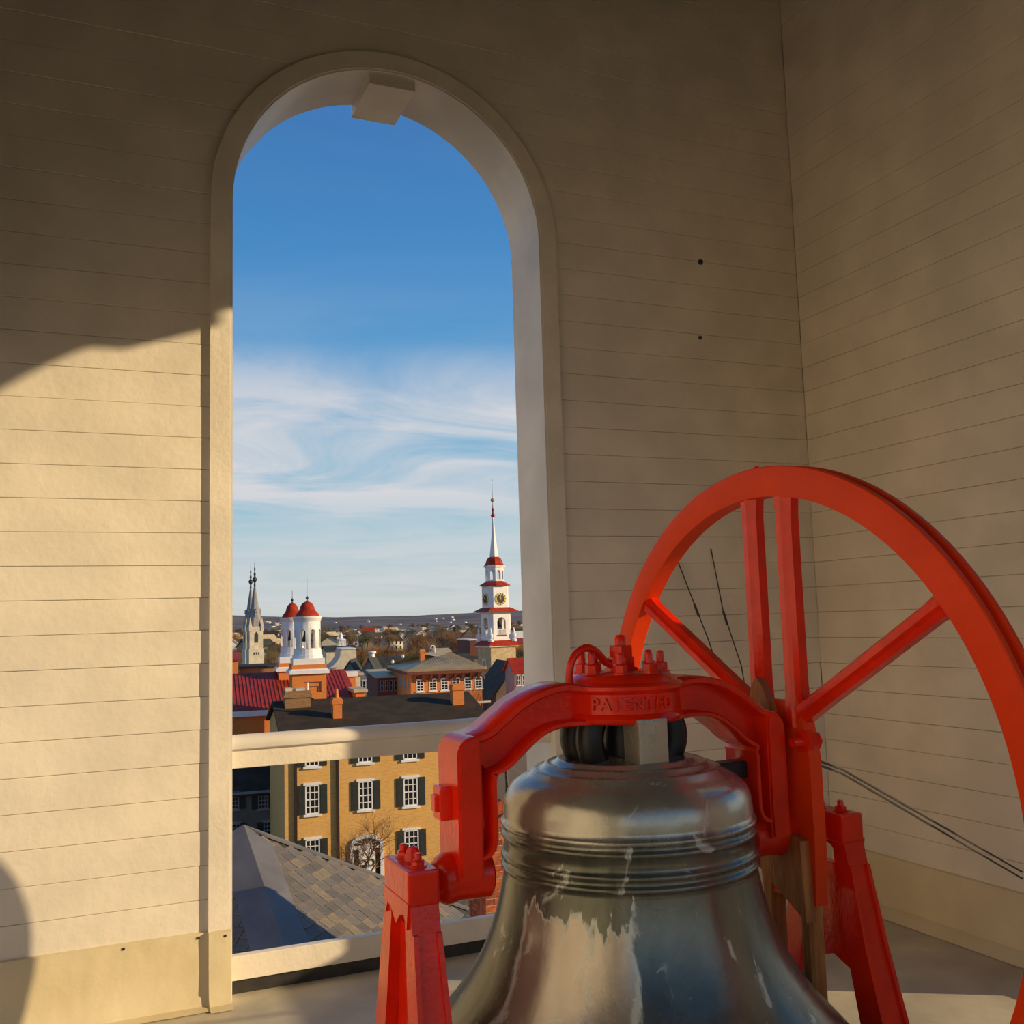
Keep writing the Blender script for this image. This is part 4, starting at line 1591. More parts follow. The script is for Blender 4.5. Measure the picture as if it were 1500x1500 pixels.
def build_dome_tower(F, cx_px, zs, label, half, rd, brick=True):
    o = tag(F.empty('cupola_tower', F.x(cx_px, 960), half), label, 'tower', 'twin domed cupola towers')
    zc, zb, zd0, zd1, zdm, zf = zs     # cornice, base top, drum bottom, drum top, dome top, finial tip
    bpart(o, 'shaft', OBRICK, lambda b: b.box(-half, half, -half, half, 0, zc - 0.55))
    bpart(o, 'cornice', WHITE, lambda b: (b.box(-half - 0.22, half + 0.22, -half - 0.22, half + 0.22, zc - 0.55, zc - 0.25), b.box(-half - 0.10, half + 0.10, -half - 0.1, half + 0.1, zc - 0.25, zc - 0.15), ))
    bpart(o, 'brick_course', OBRICK, lambda b: b.box(-half - 0.02, half + 0.02, -half - 0.02, half + 0.02, zc - 0.15, zc + 0.2))
    bpart(o, 'plinth', WHITE, lambda b: (b.box(-half * 0.93, half * 0.93, -half * 0.93, half * 0.93, zc + 0.2, zc + 0.2 + (zb - zc) * 0.45),
                                         b.lathe([(rd * 1.16, zc + 0.2 + (zb - zc) * 0.45), (rd * 1.14, zc + 0.2 + (zb - zc) * 0.7), (rd * 1.07, zc + 0.2 + (zb - zc) * 0.72), (rd * 1.04, zd0)], 24)))
    drum(o, rd, zd0, zd1, 8, 0.25, R(-70))
    bpart(o, 'drum_cornice', WHITE, lambda b: b.lathe([(0, zd1 - 0.1), (rd * 1.02, zd1 - 0.1), (rd * 1.08, zd1 + 0.08), (rd * 1.11, zd1 + 0.12), (rd * 1.11, zd1 + 0.28), (0, zd1 + 0.28)], 32), True)
    h = zdm - zd1 - 0.28
    z9 = zd1 + 0.28
    pr = [(r_ * 0.80, z_) for r_, z_ in ((rd * 1.16, z9), (rd * 1.13, z9 + h * 0.12), (rd * 0.98, z9 + h * 0.24), (rd * 0.82, z9 + h * 0.36), (rd * 0.74, z9 + h * 0.45), (rd * 0.71, z9 + h * 0.52), (rd * 0.65, z9 + h * 0.68), (rd * 0.51, z9 + h * 0.83), (rd * 0.30, z9 + h * 0.94), (rd * 0.12, z9 + h * 0.985), (0.02, zdm))]
    bpart(o, 'dome', REDROOF, lambda b: b.lathe(pr, 32, cap=False), True)
    bpart(o, 'finial', DARKM, lambda b: b.lathe([(0.0, zdm - 0.1), (0.10, zdm), (0.05, zdm + 0.12), (0.13, zdm + 0.25), (0.05, zdm + 0.4), (0.02, zdm + 0.5), (0.02, zf), (0, zf)], 8))
    # bells inside, seen through the arches
    bpart(o, 'inner_bell', DARKM, lambda b: b.lathe([(0.0, zd0 + 1.5), (0.25, zd0 + 1.45), (0.32, zd0 + 1.1), (0.5, zd0 + 0.6), (0, zd0 + 0.6)], 16), True)
    return o


F1 = Fac(452, 80.0, -6)
hw = (F1.x(481.5, 1000) - F1.x(427, 1000)) / 2 * 0.92
zz = lambda y, F=F1, px=452, ly=0.0: zl(F.z(px, y, ly))
t1 = build_dome_tower(F1, 453, (zz(977), zz(958), zz(951), zz(908), zz(880), zz(846)), 'nearer white cupola tower with red dome on an orange brick base', hw, (F1.x(470.5, 925) - F1.x(437, 925)) / 2 * 1.17)
# recessed panel on the near shaft
pn = MB()
for k, g_ in enumerate((0.0, 0.35)):
    a, b_ = 0.15 + g_ * 0.5, hw - 0.45 - g_ * 0.4
    pn.box(-0.35 + g_ * 0.9, hw - 0.40 - g_ * 0.6, -hw - 0.05, -hw, zz(999) - g_ * 1.0 - 0.06, zz(999) - g_ * 1.0)
    pn.box(hw - 0.48 - g_ * 0.6, hw - 0.40 - g_ * 0.6, -hw - 0.05, -hw, zz(1014) + 0.0, zz(999) - g_ * 1.0)
pn.build('panel_moulding', RBRICK, t1)
F2 = Fac(430, 91.0, -6)
zz2 = lambda y: zl(F2.z(430, y))
build_dome_tower(F2, 430.5, (zz2(974), zz2(955), zz2(948), zz2(909), zz2(882.5), zz2(864)), 'farther white cupola tower with red dome, partly hidden behind the nearer one', hw, (F1.x(470.5, 925) - F1.x(437, 925)) / 2 * 1.13)

# ================================================================== TWIN GOTHIC SPIRES
def gothic(px, depth, ys, label, scale=1.0):
    F = Fac(px, depth, 4)
    z_ = lambda y: zl(F.z(px, y))
    half = (F.x(387, 940) - F.x(367.5, 940)) / 2 * scale
    o = tag(F.empty('gothic_spire', 0, half), label, 'church', 'twin Gothic spires')
    y0, ye, ysp, ytip, yrod = ys
    bpart(o, 'tower', CREAMS, lambda b: (b.box(-half, half, -half, half, 0, z_(ye)), b.box(-half * 1.12, half * 1.12, -half * 1.12, half * 1.12, 0, z_(y0))))
    w = 0.26 * half
    lanc = MB()
    zb_, zt_ = z_(y0) + half * 0.9, z_(ye) - half * 0.9
    pts = [(-w, zb_), (w, zb_), (w, zt_ - w), (w * 0.6, zt_ - w * 0.2), (0, zt_ + w * 0.5), (-w * 0.6, zt_ - w * 0.2), (-w, zt_ - w)]
    lanc.prism(pts, lambda p: (p[0], -half - 0.06, p[1]), lambda p: (p[0], -half + 0.1, p[1]))
    lanc.prism(pts, lambda p: (-half - 0.06, p[0], p[1]), lambda p: (-half + 0.1, p[0], p[1]))
    lanc.build('lancet_window', DARKM, o)
    sl_ = MB()
    for k in (-0.35, 0.0, 0.35):
        sl_.box(half * k - 0.1, half * k + 0.1, -half * 1.12 - 0.05, -half, z_(y0) - half * 0.9, z_(y0) - half * 0.55)
    sl_.build('slit_windows', DARKM, o)
    # pinnacles and gablets at the corners of the spire foot
    for sx in (-1, 1):
        for sy in (-1, 1):
            p = MB()
            q = 0.22 * half
            cx, cy = sx * half * 0.88, sy * half * 0.88
            p.box(cx - q, cx + q, cy - q, cy + q, z_(ye) - q * 3, z_(ye) + q * 0.5)
            p.lathe([(q * 1.35, z_(ye) + q * 0.5), (0.02, z_(ye) + q * 6.5)], 4, (cx, cy, 0), a0=PI / 4)
            p.build('pinnacle', CREAMS, o)
    bpart(o, 'spire', GREYW, lambda b: b.lathe([(half * 1.0, z_(ye)), (half * 0.86, z_(ysp)), (half * 0.66, z_(ysp - 12)), (0.14, z_(ytip))], 8, a0=PI / 8))
    # dormers on the spire
    for a in (-90, 180, 0):
        d = MB()
        q = 0.20 * half
        zb2 = z_(ysp)
        d.box(-q, q, -half * 0.85, -half * 0.2, zb2, zb2 + q * 4)
        d.prism([(-q * 1.3, zb2 + q * 4), (q * 1.3, zb2 + q * 4), (0, zb2 + q * 7)], lambda p: (p[0], -half * 0.95, p[1]), lambda p: (p[0], -half * 0.1, p[1]))
        d.build('spire_dormer', GREYW, o, rot=(0, 0, R(a + 90)))
    zt2 = z_(ytip)
    bpart(o, 'finial', DARKM, lambda b: b.lathe([(0, zt2 - 0.3), (0.22, zt2 - 0.2), (0.15, zt2 + 0.5), (0.42, zt2 + 1.0), (0.45, zt2 + 1.3), (0.15, zt2 + 1.7), (0.22, zt2 + 2.2), (0.08, zt2 + 2.6), (0.16, zt2 + 3.2), (0.06, zt2 + 3.6), (0.05, z_(yrod)), (0, z_(yrod))], 8))
    return o


gothic(375.5, 190, (950, 918, 905, 857, 822), 'nearer pale Gothic church spire with corner pinnacles at far left')
gothic(369.5, 205, (950, 919, 906, 860, 828), 'farther Gothic spire just left of its nearer twin', 0.95)

# ================================================================== CLOCK TOWER
Ft = Fac(733, 150.0, 6)
zt = lambda y: zl(Ft.z(733, y))
tw_x = Ft.x(733, 990)
hs = 2.14
ct = tag(Ft.empty('clock_tower', Ft.x(728.5, 990, hs), hs), 'tall white church clock steeple with red roofs on a tan stone base', 'tower')
bpart(ct, 'stone_base', STONE, lambda b: b.box(-hs, hs, -hs, hs, 0, zt(946)))
bpart(ct, 'base_window', WHITE, lambda b: (b.box(-hs - 0.1, -hs, -0.5, 0.5, zt(985), zt(966)), ))
bpart(ct, 'base_pane', GLASS, lambda b: (b.box(-hs - 0.13, -hs - 0.05, -0.3, 0.3, zt(984), zt(967.5)), ))


def skirt(name, w0, w1, z0, z1, n=4, mat=REDROOF):
    k = math.sqrt(2) if n == 4 else 1 / math.cos(PI / n)
    return bpart(ct, name, mat, lambda b: b.lathe([(0.05, z0), (w0 * k, z0), (w0 * k, z0 + 0.12), (w1 * k, z1), (0.05, z1)], n, a0=PI / n))


skirt('skirt_roof', hs + 0.45, hs * 0.86, zt(946), zt(938))
bpart(ct, 'skirt_cornice', WHITE, lambda b: b.box(-hs - 0.3, hs + 0.3, -hs - 0.3, hs + 0.3, zt(947.5), zt(946)))


def stage(name, half, ch_, z0, z1, th=0.3, ow=0.5, zb=0.2, zs=0.68, opening=True, mat=WHITE):
    """square stage with chamfered corners; arched openings in the four main faces"""
    b = MB()
    mw = half - ch_
    for k in range(4):
        a = k * PI / 2
        ca, sa = math.cos(a), math.sin(a)

        def fn(u, v, d):
            x, y = u, -half + d
            return (x * ca - y * sa, x * sa + y * ca, v)
        if opening:
            P = arch_polys(-mw, mw, z0, z1, 0, mw * ow, z0 + (z1 - z0) * zb, z0 + (z1 - z0) * zs, 10)
        else:
            P = [[(-mw, z0), (mw, z0), (mw, z1), (-mw, z1)]]
        b.sheet(P, fn, 0, th)
        # chamfer
        p0, p1 = Vector((mw, -half, 0)), Vector((half, -mw, 0))
        vs = []
        for zz_ in (z0, z1):
            for q in (p0, p1, p1 + Vector((-th, 0, 0)), p0 + Vector((0, th, 0))):
                vs.append((q.x * ca - q.y * sa, q.x * sa + q.y * ca, zz_))
        b.hull8(vs[:4], vs[4:])
    return b.build(name, mat, ct)


h1 = hs * 0.84
stage('belfry_stage', h1, h1 * 0.22, zt(938), zt(895), ow=0.52, zb=0.18, zs=0.62)
for a in range(4):
    q = MB()
    for k in range(7):
        x = (-0.5 + k / 6) * h1 * 0.78
        q.box(x - 0.05, x + 0.05, -h1 + 0.02, -h1 + 0.12, zt(930), zt(922))
    q.box(-h1 * 0.42, h1 * 0.42, -h1, -h1 + 0.14, zt(922.6), zt(921.6))
    q.build('balustrade', WHITE, ct, rot=(0, 0, a * PI / 2))
bpart(ct, 'red_sill', REDROOF, lambda b: b.box(-h1 * 0.45, h1 * 0.45, -h1 - 0.12, -h1, zt(931.5), zt(930)))
bpart(ct, 'bell', DARKM, lambda b: b.lathe([(0, zt(906)), (0.4, zt(907)), (0.6, zt(912)), (1.0, zt(919)), (0, zt(919))], 16), True)
for sx in (-1, 1):
    for sy in (-1, 1):
        bpart(ct, 'corner_urn', WHITE, lambda b: b.lathe([(0.42, zt(940)), (0.42, zt(937)), (0.2, zt(935.5)), (0.38, zt(931)), (0.30, zt(928)), (0.12, zt(927)), (0.16, zt(924)), (0.02, zt(919))], 10, (sx * hs * 0.93, sy * hs * 0.93, 0)), True)
h2 = h1 * 0.92
skirt('skirt_roof', h1 + 0.75, h2 * 0.98, zt(896), zt(889.5))
bpart(ct, 'stage_cornice', WHITE, lambda b: b.box(-h1 - 0.4, h1 + 0.4, -h1 - 0.4, h1 + 0.4, zt(897.5), zt(896)))
stage('clock_stage', h2, h2 * 0.28, zt(889.5), zt(857), opening=False)
for a in range(4):
    rz_ = a * PI / 2
    dl = empty('clock_face', (0, 0, 0))
    dl.parent = ct
    dl.rotation_euler = (0, 0, rz_)
    rr_ = 0.95
    zc_ = zt(877)
    MB().lathe([(0, 0), (rr_ * 0.70, 0), (rr_ * 0.70, 0.04), (0, 0.04)], 24, (0, -h2 - 0.06, zc_), 'y').build('dial', DIAL, dl)
    MB().lathe([(rr_ * 0.70, -0.02), (rr_, -0.02), (rr_, 0.06), (rr_ * 0.70, 0.06), (rr_ * 0.70, -0.02)], 32, (0, -h2 - 0.06, zc_), 'y', cap=False).build('gold_ring', GOLD, dl)
    tk = MB()
    for k in range(12):
        aa = 2 * PI * k / 12
        r0, r1 = rr_ * 0.74, rr_ * 0.95
        d_ = Vector((math.sin(aa), 0, math.cos(aa)))
        s_ = Vector((math.cos(aa), 0, -math.sin(aa))) * 0.06
        c_ = Vector((0, -h2 - 0.10, zc_))
        tk.hull8([c_ + d_ * r0 - s_, c_ + d_ * r0 + s_, c_ + d_ * r1 + s_, c_ + d_ * r1 - s_], [v + Vector((0, 0.04, 0)) for v in (c_ + d_ * r0 - s_, c_ + d_ * r0 + s_, c_ + d_ * r1 + s_, c_ + d_ * r1 - s_)])
    tk.build('numerals', DIAL, dl)
    for aa, ln, wd_ in ((R(-40), 0.42, 0.08), (R(5), 0.62, 0.06)):
        d_ = Vector((math.sin(aa), 0, math.cos(aa)))
        s_ = Vector((math.cos(aa), 0, -math.sin(aa))) * wd_
        c_ = Vector((0, -h2 - 0.12, zc_))
        ps = [c_ - d_ * 0.12 - s_, c_ - d_ * 0.12 + s_, c_ + d_ * ln + s_ * 0.4, c_ + d_ * ln - s_ * 0.4]
        MB().hull8(ps, [v + Vector((0, 0.03, 0)) for v in ps]).build('hand', GOLD, dl)
h3 = h2 * 0.78
skirt('skirt_roof', h2 + 0.55, h3 * 0.95, zt(857.5), zt(850.5), 8)
# open octagonal lantern
lan = MB()
n8 = 8
seg = 2 * h3 * math.tan(PI / 8)
for k in range(8):
    a = k * PI / 4
    ca, sa = math.cos(a), math.sin(a)

    def fn8(u, v, d):
        x, y = u, -h3 + d
        return (x * ca - y * sa, x * sa + y * ca, v)
    lan.sheet(arch_polys(-seg / 2, seg / 2, zt(850.5), zt(828.5), 0, seg * 0.33, zt(850.5) + 0.25, zt(838), 8), fn8, 0, 0.15)
lan.build('lantern', WHITE, ct)
skirt('lantern_cornice', h3 + 0.3, h3 + 0.2, zt(829.5), zt(827.5), 8, WHITE)
h4 = h3 * 0.5
kk = 1 / math.cos(PI / 8)
bpart(ct, 'bell_roof', REDROOF, lambda b: b.lathe([(0.05, zt(828)), ((h3 + 0.25) * kk, zt(828)), (h3 * 1.0 * kk, zt(825)), (h3 * 0.88 * kk, zt(820)), (h3 * 0.70 * kk, zt(816)), (h4 * kk, zt(814.5)), (0.05, zt(814))], 8, a0=PI / 8))
bpart(ct, 'spire', WHITE, lambda b: b.lathe([(h4 * 1.0 * kk, zt(815)), (h4 * 0.5, zt(785)), (0.10, zt(754))], 8, a0=R(26)))
bpart(ct, 'red_ball', REDROOF, lambda b: b.lathe([(0.1, zt(756)), (0.28, zt(755)), (0.33, zt(753)), (0.22, zt(751)), (0.1, zt(749.5)), (0.15, zt(745)), (0.22, zt(744)), (0.08, zt(742)), (0.05, zt(738))], 12), True)
bpart(ct, 'gilt_ball', GOLD, lambda b: b.lathe([(0.05, zt(733)), (0.25, zt(732)), (0.32, zt(730)), (0.22, zt(728)), (0.05, zt(727))], 12), True)
bpart(ct, 'mast', DARKM, lambda b: (b.lathe([(0.045, zt(745)), (0.03, zt(701)), (0.0, zt(700))], 6), b.lathe([(0, zt(702)), (0.1, zt(701)), (0.0, zt(698.5))], 6)))

# nave roof of the steeple church: steep dark roof running towards us on the right
Fn = Fac(740, 128.0, -10)
nv = tag(Fn.empty('church_nave'), 'steep dark slate church roof in front of the stone steeple base', 'church')
xr_ = Fn.x(757, 980)
zr_ = zl(Fn.z(757, 970))
xl_, zl_ = Fn.x(708, 1040), zl(Fn.z(708, 1040))
bpart(nv, 'roof', GROOF, lambda b: gable(b, xl_, 2 * xr_ - xl_, 0, 12, zl_, zr_, 0.1, 0.25, 'y'))
bpart(nv, 'wall', DGREY, lambda b: body(b, xl_ + 0.2, 2 * xr_ - xl_ - 0.2, 0.3, 11.7, 0, zl_, zr_, 'y'))
Fd = Fac(765, 122.0, -10)
dh_ = tag(Fd.empty('dormer_house'), 'small grey gabled house with red roof beside the arch jamb', 'building')
x0, x1 = Fd.x(754, 1000), Fd.x(790, 1000)
z0_, zr_ = zl(Fd.z(765, 982)), zl(Fd.z(770, 963, 2.5))
bpart(dh_, 'wall', GREYW, lambda b: body(b, x0, x1, 0, 5, 0, z0_, zr_))
bpart(dh_, 'roof', REDROOF, lambda b: gable(b, x0, x1, 0, 5, z0_, zr_, 0.3))
for p, q in ((757, 762), (765, 770)):
    window(dh_, Fd.x(p, 995), Fd.x(q, 995), zl(Fd.z(p, 1004)), zl(Fd.z(p, 989)), 0, 1, 2, True)

# ================================================================== ORANGE BRICK HALL WITH HIP ROOF
Fo = Fac(650, 108.0, -8)
oh = tag(Fo.empty('brick_hall'), 'orange brick hall with arched white windows and pale hipped metal roof', 'building')
xa, xb = Fo.x(602, 1000), Fo.x(706, 1000)
zo = lambda y: zl(Fo.z(650, y))
ze, zr = zo(979.5), zl(Fo.z(645, 955, 7))
DEP = 14
bpart(oh, 'wall', OBRICK, lambda b: b.box(xa, xb, 0, DEP, 0, ze - 0.2))
bpart(oh, 'roof', MROOF, lambda b: hip(b, xa, xb, 0, DEP, ze, zr, 0.45, 6.2))


def _ribs(b):
    sl = (zr - ze) / (DEP / 2 + 0.8)
    for i in range(34):
        x = xa - 0.8 + (xb - xa + 1.6) * (i + 0.5) / 34
        run = min(DEP / 2 + 0.8, (min(x - xa, xb - x) + 0.8) * (DEP / 2 + 0.8) / 6.2)
        b.hull8([(x - 0.04, -0.8, ze), (x + 0.04, -0.8, ze), (x + 0.04, -0.8 + run, ze + run * sl), (x - 0.04, -0.8 + run, ze + run * sl)],
                [(x - 0.03, -0.8, ze + 0.04), (x + 0.03, -0.8, ze + 0.04), (x + 0.03, -0.8 + run, ze + run * sl + 0.04), (x - 0.03, -0.8 + run, ze + run * sl + 0.04)])
tag(bpart(oh, 'roof_seams', MROOF, _ribs), kind='stuff')
bpart(oh, 'eaves', RBRICK, lambda b: b.box(xa - 0.5, xb + 0.5, -0.5, DEP + 0.5, ze - 0.55, ze - 0.2))
for i in range(9):
    x = xa + 0.4 + (xb - xa - 0.8) * i / 8
    bpart(oh, 'bracket', RBRICK, lambda b: b.prism([(0, ze - 1.4), (0, ze - 0.5), (-0.6, ze - 0.5)], lambda p: (x - 0.14, p[0], p[1]), lambda p: (x + 0.14, p[0], p[1])))
for p in (615.5, 634.0, 651.0, 668.0, 685.5, 701):
    x = Fo.x(p, 1000)
    window(oh, x - 0.40, x + 0.40, zo(1011), zo(994.5), 0, 1, 4, True, 0, True, bar=0.05)
    bpart(oh, 'hood_mould', RBRICK, lambda b: b.tube([(x - 0.62, -0.06, zo(997)), (x - 0.6, -0.06, zo(994)), (x - 0.3, -0.06, zo(991.2)), (x, -0.06, zo(990.3)), (x + 0.3, -0.06, zo(991.2)), (x + 0.6, -0.06, zo(994)), (x + 0.62, -0.06, zo(997))], 0.09, 5))
for k in range(5):
    bpart(oh, 'side_window', GREYW, lambda b: b.box(xa - 0.06, xa, 1.2 + 2.6 * k, 2.2 + 2.6 * k, zo(1010), zo(992)))
x0, x1 = Fo.x(615, 965, 6), Fo.x(622, 965, 6)
chimney_part(oh, 'chimney', x0, x1, 5.6, 6.4, ze, zl(Fo.z(618, 951, 6)), OBRICK)
bpart(oh, 'curved_vent', WHITE, lambda b: b.tube([(Fo.x(637, 960, 7), 7, zr - 0.2), (Fo.x(637, 960, 7), 7, zr + 0.5), (Fo.x(636, 960, 7), 7, zr + 0.75), (Fo.x(632, 960, 7), 7, zr + 0.75), (Fo.x(631, 960, 7), 7, zr + 0.4)], 0.07, 6))

# lower dark red rear wing with a pale lean-to roof
Fw = Fac(575, 116.0, -8)
rw = tag(Fw.empty('rear_wing'), 'dark red brick wing with tall windows left of the orange hall', 'building')
xa, xb = Fw.x(553, 1000), Fw.x(586, 1000)
bpart(rw, 'wall', RBRICK, lambda b: b.box(xa, xb, 0, 10, 0, zl(Fw.z(575, 992))))
bpart(rw, 'roof', MROOF, lambda b: b.hull8([(xa - 0.3, -0.4, zl(Fw.z(575, 992))), (xb, -0.4, zl(Fw.z(575, 992))), (xb, 9, zl(Fw.z(575, 981, 9))), (xa - 0.3, 9, zl(Fw.z(575, 981, 9)))],
                                          [(xa - 0.3, -0.4, zl(Fw.z(575, 990))), (xb, -0.4, zl(Fw.z(575, 990))), (xb, 9, zl(Fw.z(575, 979, 9))), (xa - 0.3, 9, zl(Fw.z(575, 979, 9)))]))
for k in range(4):
    x = xa + 0.5 + k * (xb - xa - 0.9) / 3.2
    window(rw, x - 0.18, x + 0.18, zl(Fw.z(575, 1012)), zl(Fw.z(575, 996)), 0, 0, 2, False, frame=GREYW)

# ================================================================== OTHER ROOFS OF THE TOWN


def house(name, label, px0, px1, depth, yb_eave, y_ridge, dep, wm, rm, deg=-8, axis='x', cat='building', grp=None, lyr=None):
    pc = (px0 + px1) / 2
    F = Fac(pc, depth, deg)
    o = tag(F.empty(name), label, cat, grp)
    x0, x1 = F.x(px0, yb_eave), F.x(px1, yb_eave)
    ze_ = zl(F.z(pc, yb_eave))
    if y_ridge is None:
        bpart(o, 'wall', wm, lambda b: b.box(x0, x1, 0, dep, 0, ze_))
        bpart(o, 'roof', rm, lambda b: b.box(x0 - 0.2, x1 + 0.2, -0.2, dep + 0.2, ze_, ze_ + 0.25))
    else:
        zr2 = zl(F.z(pc, y_ridge, dep / 2 if axis == 'x' else 0))
        bpart(o, 'wall', wm, lambda b: body(b, x0, x1, 0, dep, 0, ze_, zr2, axis))
        bpart(o, 'roof', rm, lambda b: gable(b, x0, x1, 0, dep, ze_, zr2, 0.3, 0.2, axis))
    return o, F


house('gabled_house', 'small grey gabled house left of the larger grey gable', 503, 521, 138, 981, 967, 9, GREYW, GROOF, -20, 'y')
o, F = house('gabled_house', 'larger grey gabled house with skylit dark roof', 527, 553, 132, 988, 963, 11, GREYW, GROOF, -20, 'y')
for p, q in ((531, 536), (540, 546)):
    window(o, F.x(p, 1000), F.x(q, 1000), zl(F.z(540, 1010)), zl(F.z(540, 997)), 0, 0, 2, True)
bpart(o, 'vent', WHITE, lambda b: b.lathe([(0, 0), (0.35, 0), (0.35, 0.5), (0.55, 0.55), (0.55, 0.8), (0, 0.9)], 12, ((F.x(540, 980)), 6, zl(F.z(540, 963)) - 0.2)))
house('long_hall', 'long dark-roofed building behind the grey gables', 553, 700, 172, 985, 959, 15, DGREY, GROOF, -8)
o, F = house('flat_roofed_block', 'low dark flat-roofed block left of the stone steeple', 640, 702, 203, 965, None, 14, DGREY, GROOF, -8)
for p in (624.5, 577, 592):
    Fv = Fac(p, 168, -8)
    v = tag(Fv.empty('roof_ventilator', 0, 2.0, Fv.z(p, 985, 2.0)), {624.5: 'round white ventilator right of the brick chimney on the long dark roof', 577: 'small white ventilator low on the long dark roof', 592: 'white ball ventilator high on the long dark roof'}[p], 'ventilator')
    t_ = {624.5: 957.5, 577: 967, 592: 959}[p]
    hgt = Fv.z(p, t_, 2.0) - Fv.z(p, 985, 2.0)
    bpart(v, 'pipe', GREYW, lambda b: b.lathe([(0, 0), (0.1, 0), (0.1, hgt - 0.4), (0, hgt - 0.4)], 8))
    bpart(v, 'cowl', WHITE, lambda b: b.lathe([(0, hgt - 0.55), (0.18, hgt - 0.5), (0.26, hgt - 0.25), (0.16, hgt), (0, hgt + 0.05)], 12), True)
# cream gable wall with curved shoulders
Fm = Fac(500, 160, -8)
cg = tag(Fm.empty('cream_gable'), 'cream building with stepped gable wall right of the domes', 'building')
pts = [(478, 1000), (522, 1000), (521, 951), (502, 951), (499, 954), (498, 963), (494, 969), (488, 975), (480, 980)]
pol = [Fm.xz(p, q) for p, q in pts]
bpart(cg, 'gable_wall', CREAMS, lambda b: b.prism([(x, max(zl(z), 0)) if q < 999 else (x, 0) for (x, z), (p, q) in zip(pol, pts)], lambda p: (p[0], 0, p[1]), lambda p: (p[0], 9, p[1])))
bpart(cg, 'coping', WHITE, lambda b: b.box(Fm.x(500.5, 951), Fm.x(522, 951), -0.15, 9.1, zl(Fm.z(510, 951)), zl(Fm.z(510, 949.6))))
# hall with a white cupola
o, F = house('cupola_hall', 'dark hipped hall carrying a small white cupola', 478, 522, 215, 952, 945, 12, CREAMS, GROOF, -8)
xc = F.x(500, 940, 6)
z0 = zl(F.z(500, 946, 6))
cu = MB()
for k in range(6):
    a = PI / 3 * k
    cu.box(xc + 0.85 * math.cos(a) - 0.12, xc + 0.85 * math.cos(a) + 0.12, 6 + 0.85 * math.sin(a) - 0.12, 6 + 0.85 * math.sin(a) + 0.12, z0, zl(F.z(500, 938, 6)))
cu.box(xc - 1.0, xc + 1.0, 5.0, 7.0, z0 - 1, z0 + 0.15)
cu.lathe([(0, zl(F.z(500, 938, 6))), (1.05, zl(F.z(500, 938, 6))), (1.05, zl(F.z(500, 937, 6))), (0.35, zl(F.z(500, 935, 6))), (0.28, zl(F.z(500, 931, 6))), (0.05, zl(F.z(500, 926, 6))), (0, zl(F.z(500, 926, 6)))], 8, (xc, 6, 0))
cu.build('cupola', WHITE, o)
house('brick_block', 'orange brick building with red roof at the far left behind the church hall', 300, 349, 150, 966, 956, 10, OBRICK, REDROOF, -8)
house('low_terrace', 'low tan terrace at the foot of the Gothic spires', 352, 402, 160, 976, 972, 8, CBRICK, GROOF, -8)
house('brick_block', 'dark brick block immediately left of the white steeple', 688, 702, 210, 938, None, 12, RBRICK, WHITE, -8)
house('white_block', 'long white building right of the steeple', 752, 800, 330, 922, 920, 14, WHITE, GROOF, -8)
house('brick_block', 'brick building with red roof below the long white building', 754, 800, 260, 941, 934, 12, OBRICK, REDROOF, -8)
o, F = house('white_house', 'small white clapboard house behind the pale hipped roof', 638, 660, 240, 954, 949, 8, WHITE, MROOF, -8)
for p in (642, 649, 655):
    window(o, F.x(p - 1.6, 957), F.x(p + 1.6, 957), zl(F.z(p, 959)), zl(F.z(p, 955.5)), 0, 0, 2, False)
o, F = house('brick_lean_to', 'small orange brick lean-to at the end of the red roof', 521, 535, 86, 1014, None, 4, OBRICK, MROOF, -6)
house('porch_house', 'white-trimmed porch beside the red roof', 516, 528, 100, 986, 982, 6, CREAMS, MROOF, -6)
house('grey_dormer', 'small dark gabled dormer behind the big chimney stack', 457, 474, 66, 1040, 1027, 5, DGREY, DROOF, -6, 'y')
# street lamp post top
Fs = Fac(703, 84, -8)
sp_ = tag(Fs.empty('street_lamp'), 'dark street lamp post with pale crossbar among bare trees', 'street lamp')
bpart(sp_, 'post', DARKM, lambda b: b.lathe([(0.09, 0), (0.07, zl(Fs.z(703, 1030)))], 8))
bpart(sp_, 'crossbar', CREAMS, lambda b: b.box(-0.35, 0.75, -0.06, 0.06, zl(Fs.z(703, 1030)), zl(Fs.z(703, 1028)) + 0.05))

# ================================================================== TREES


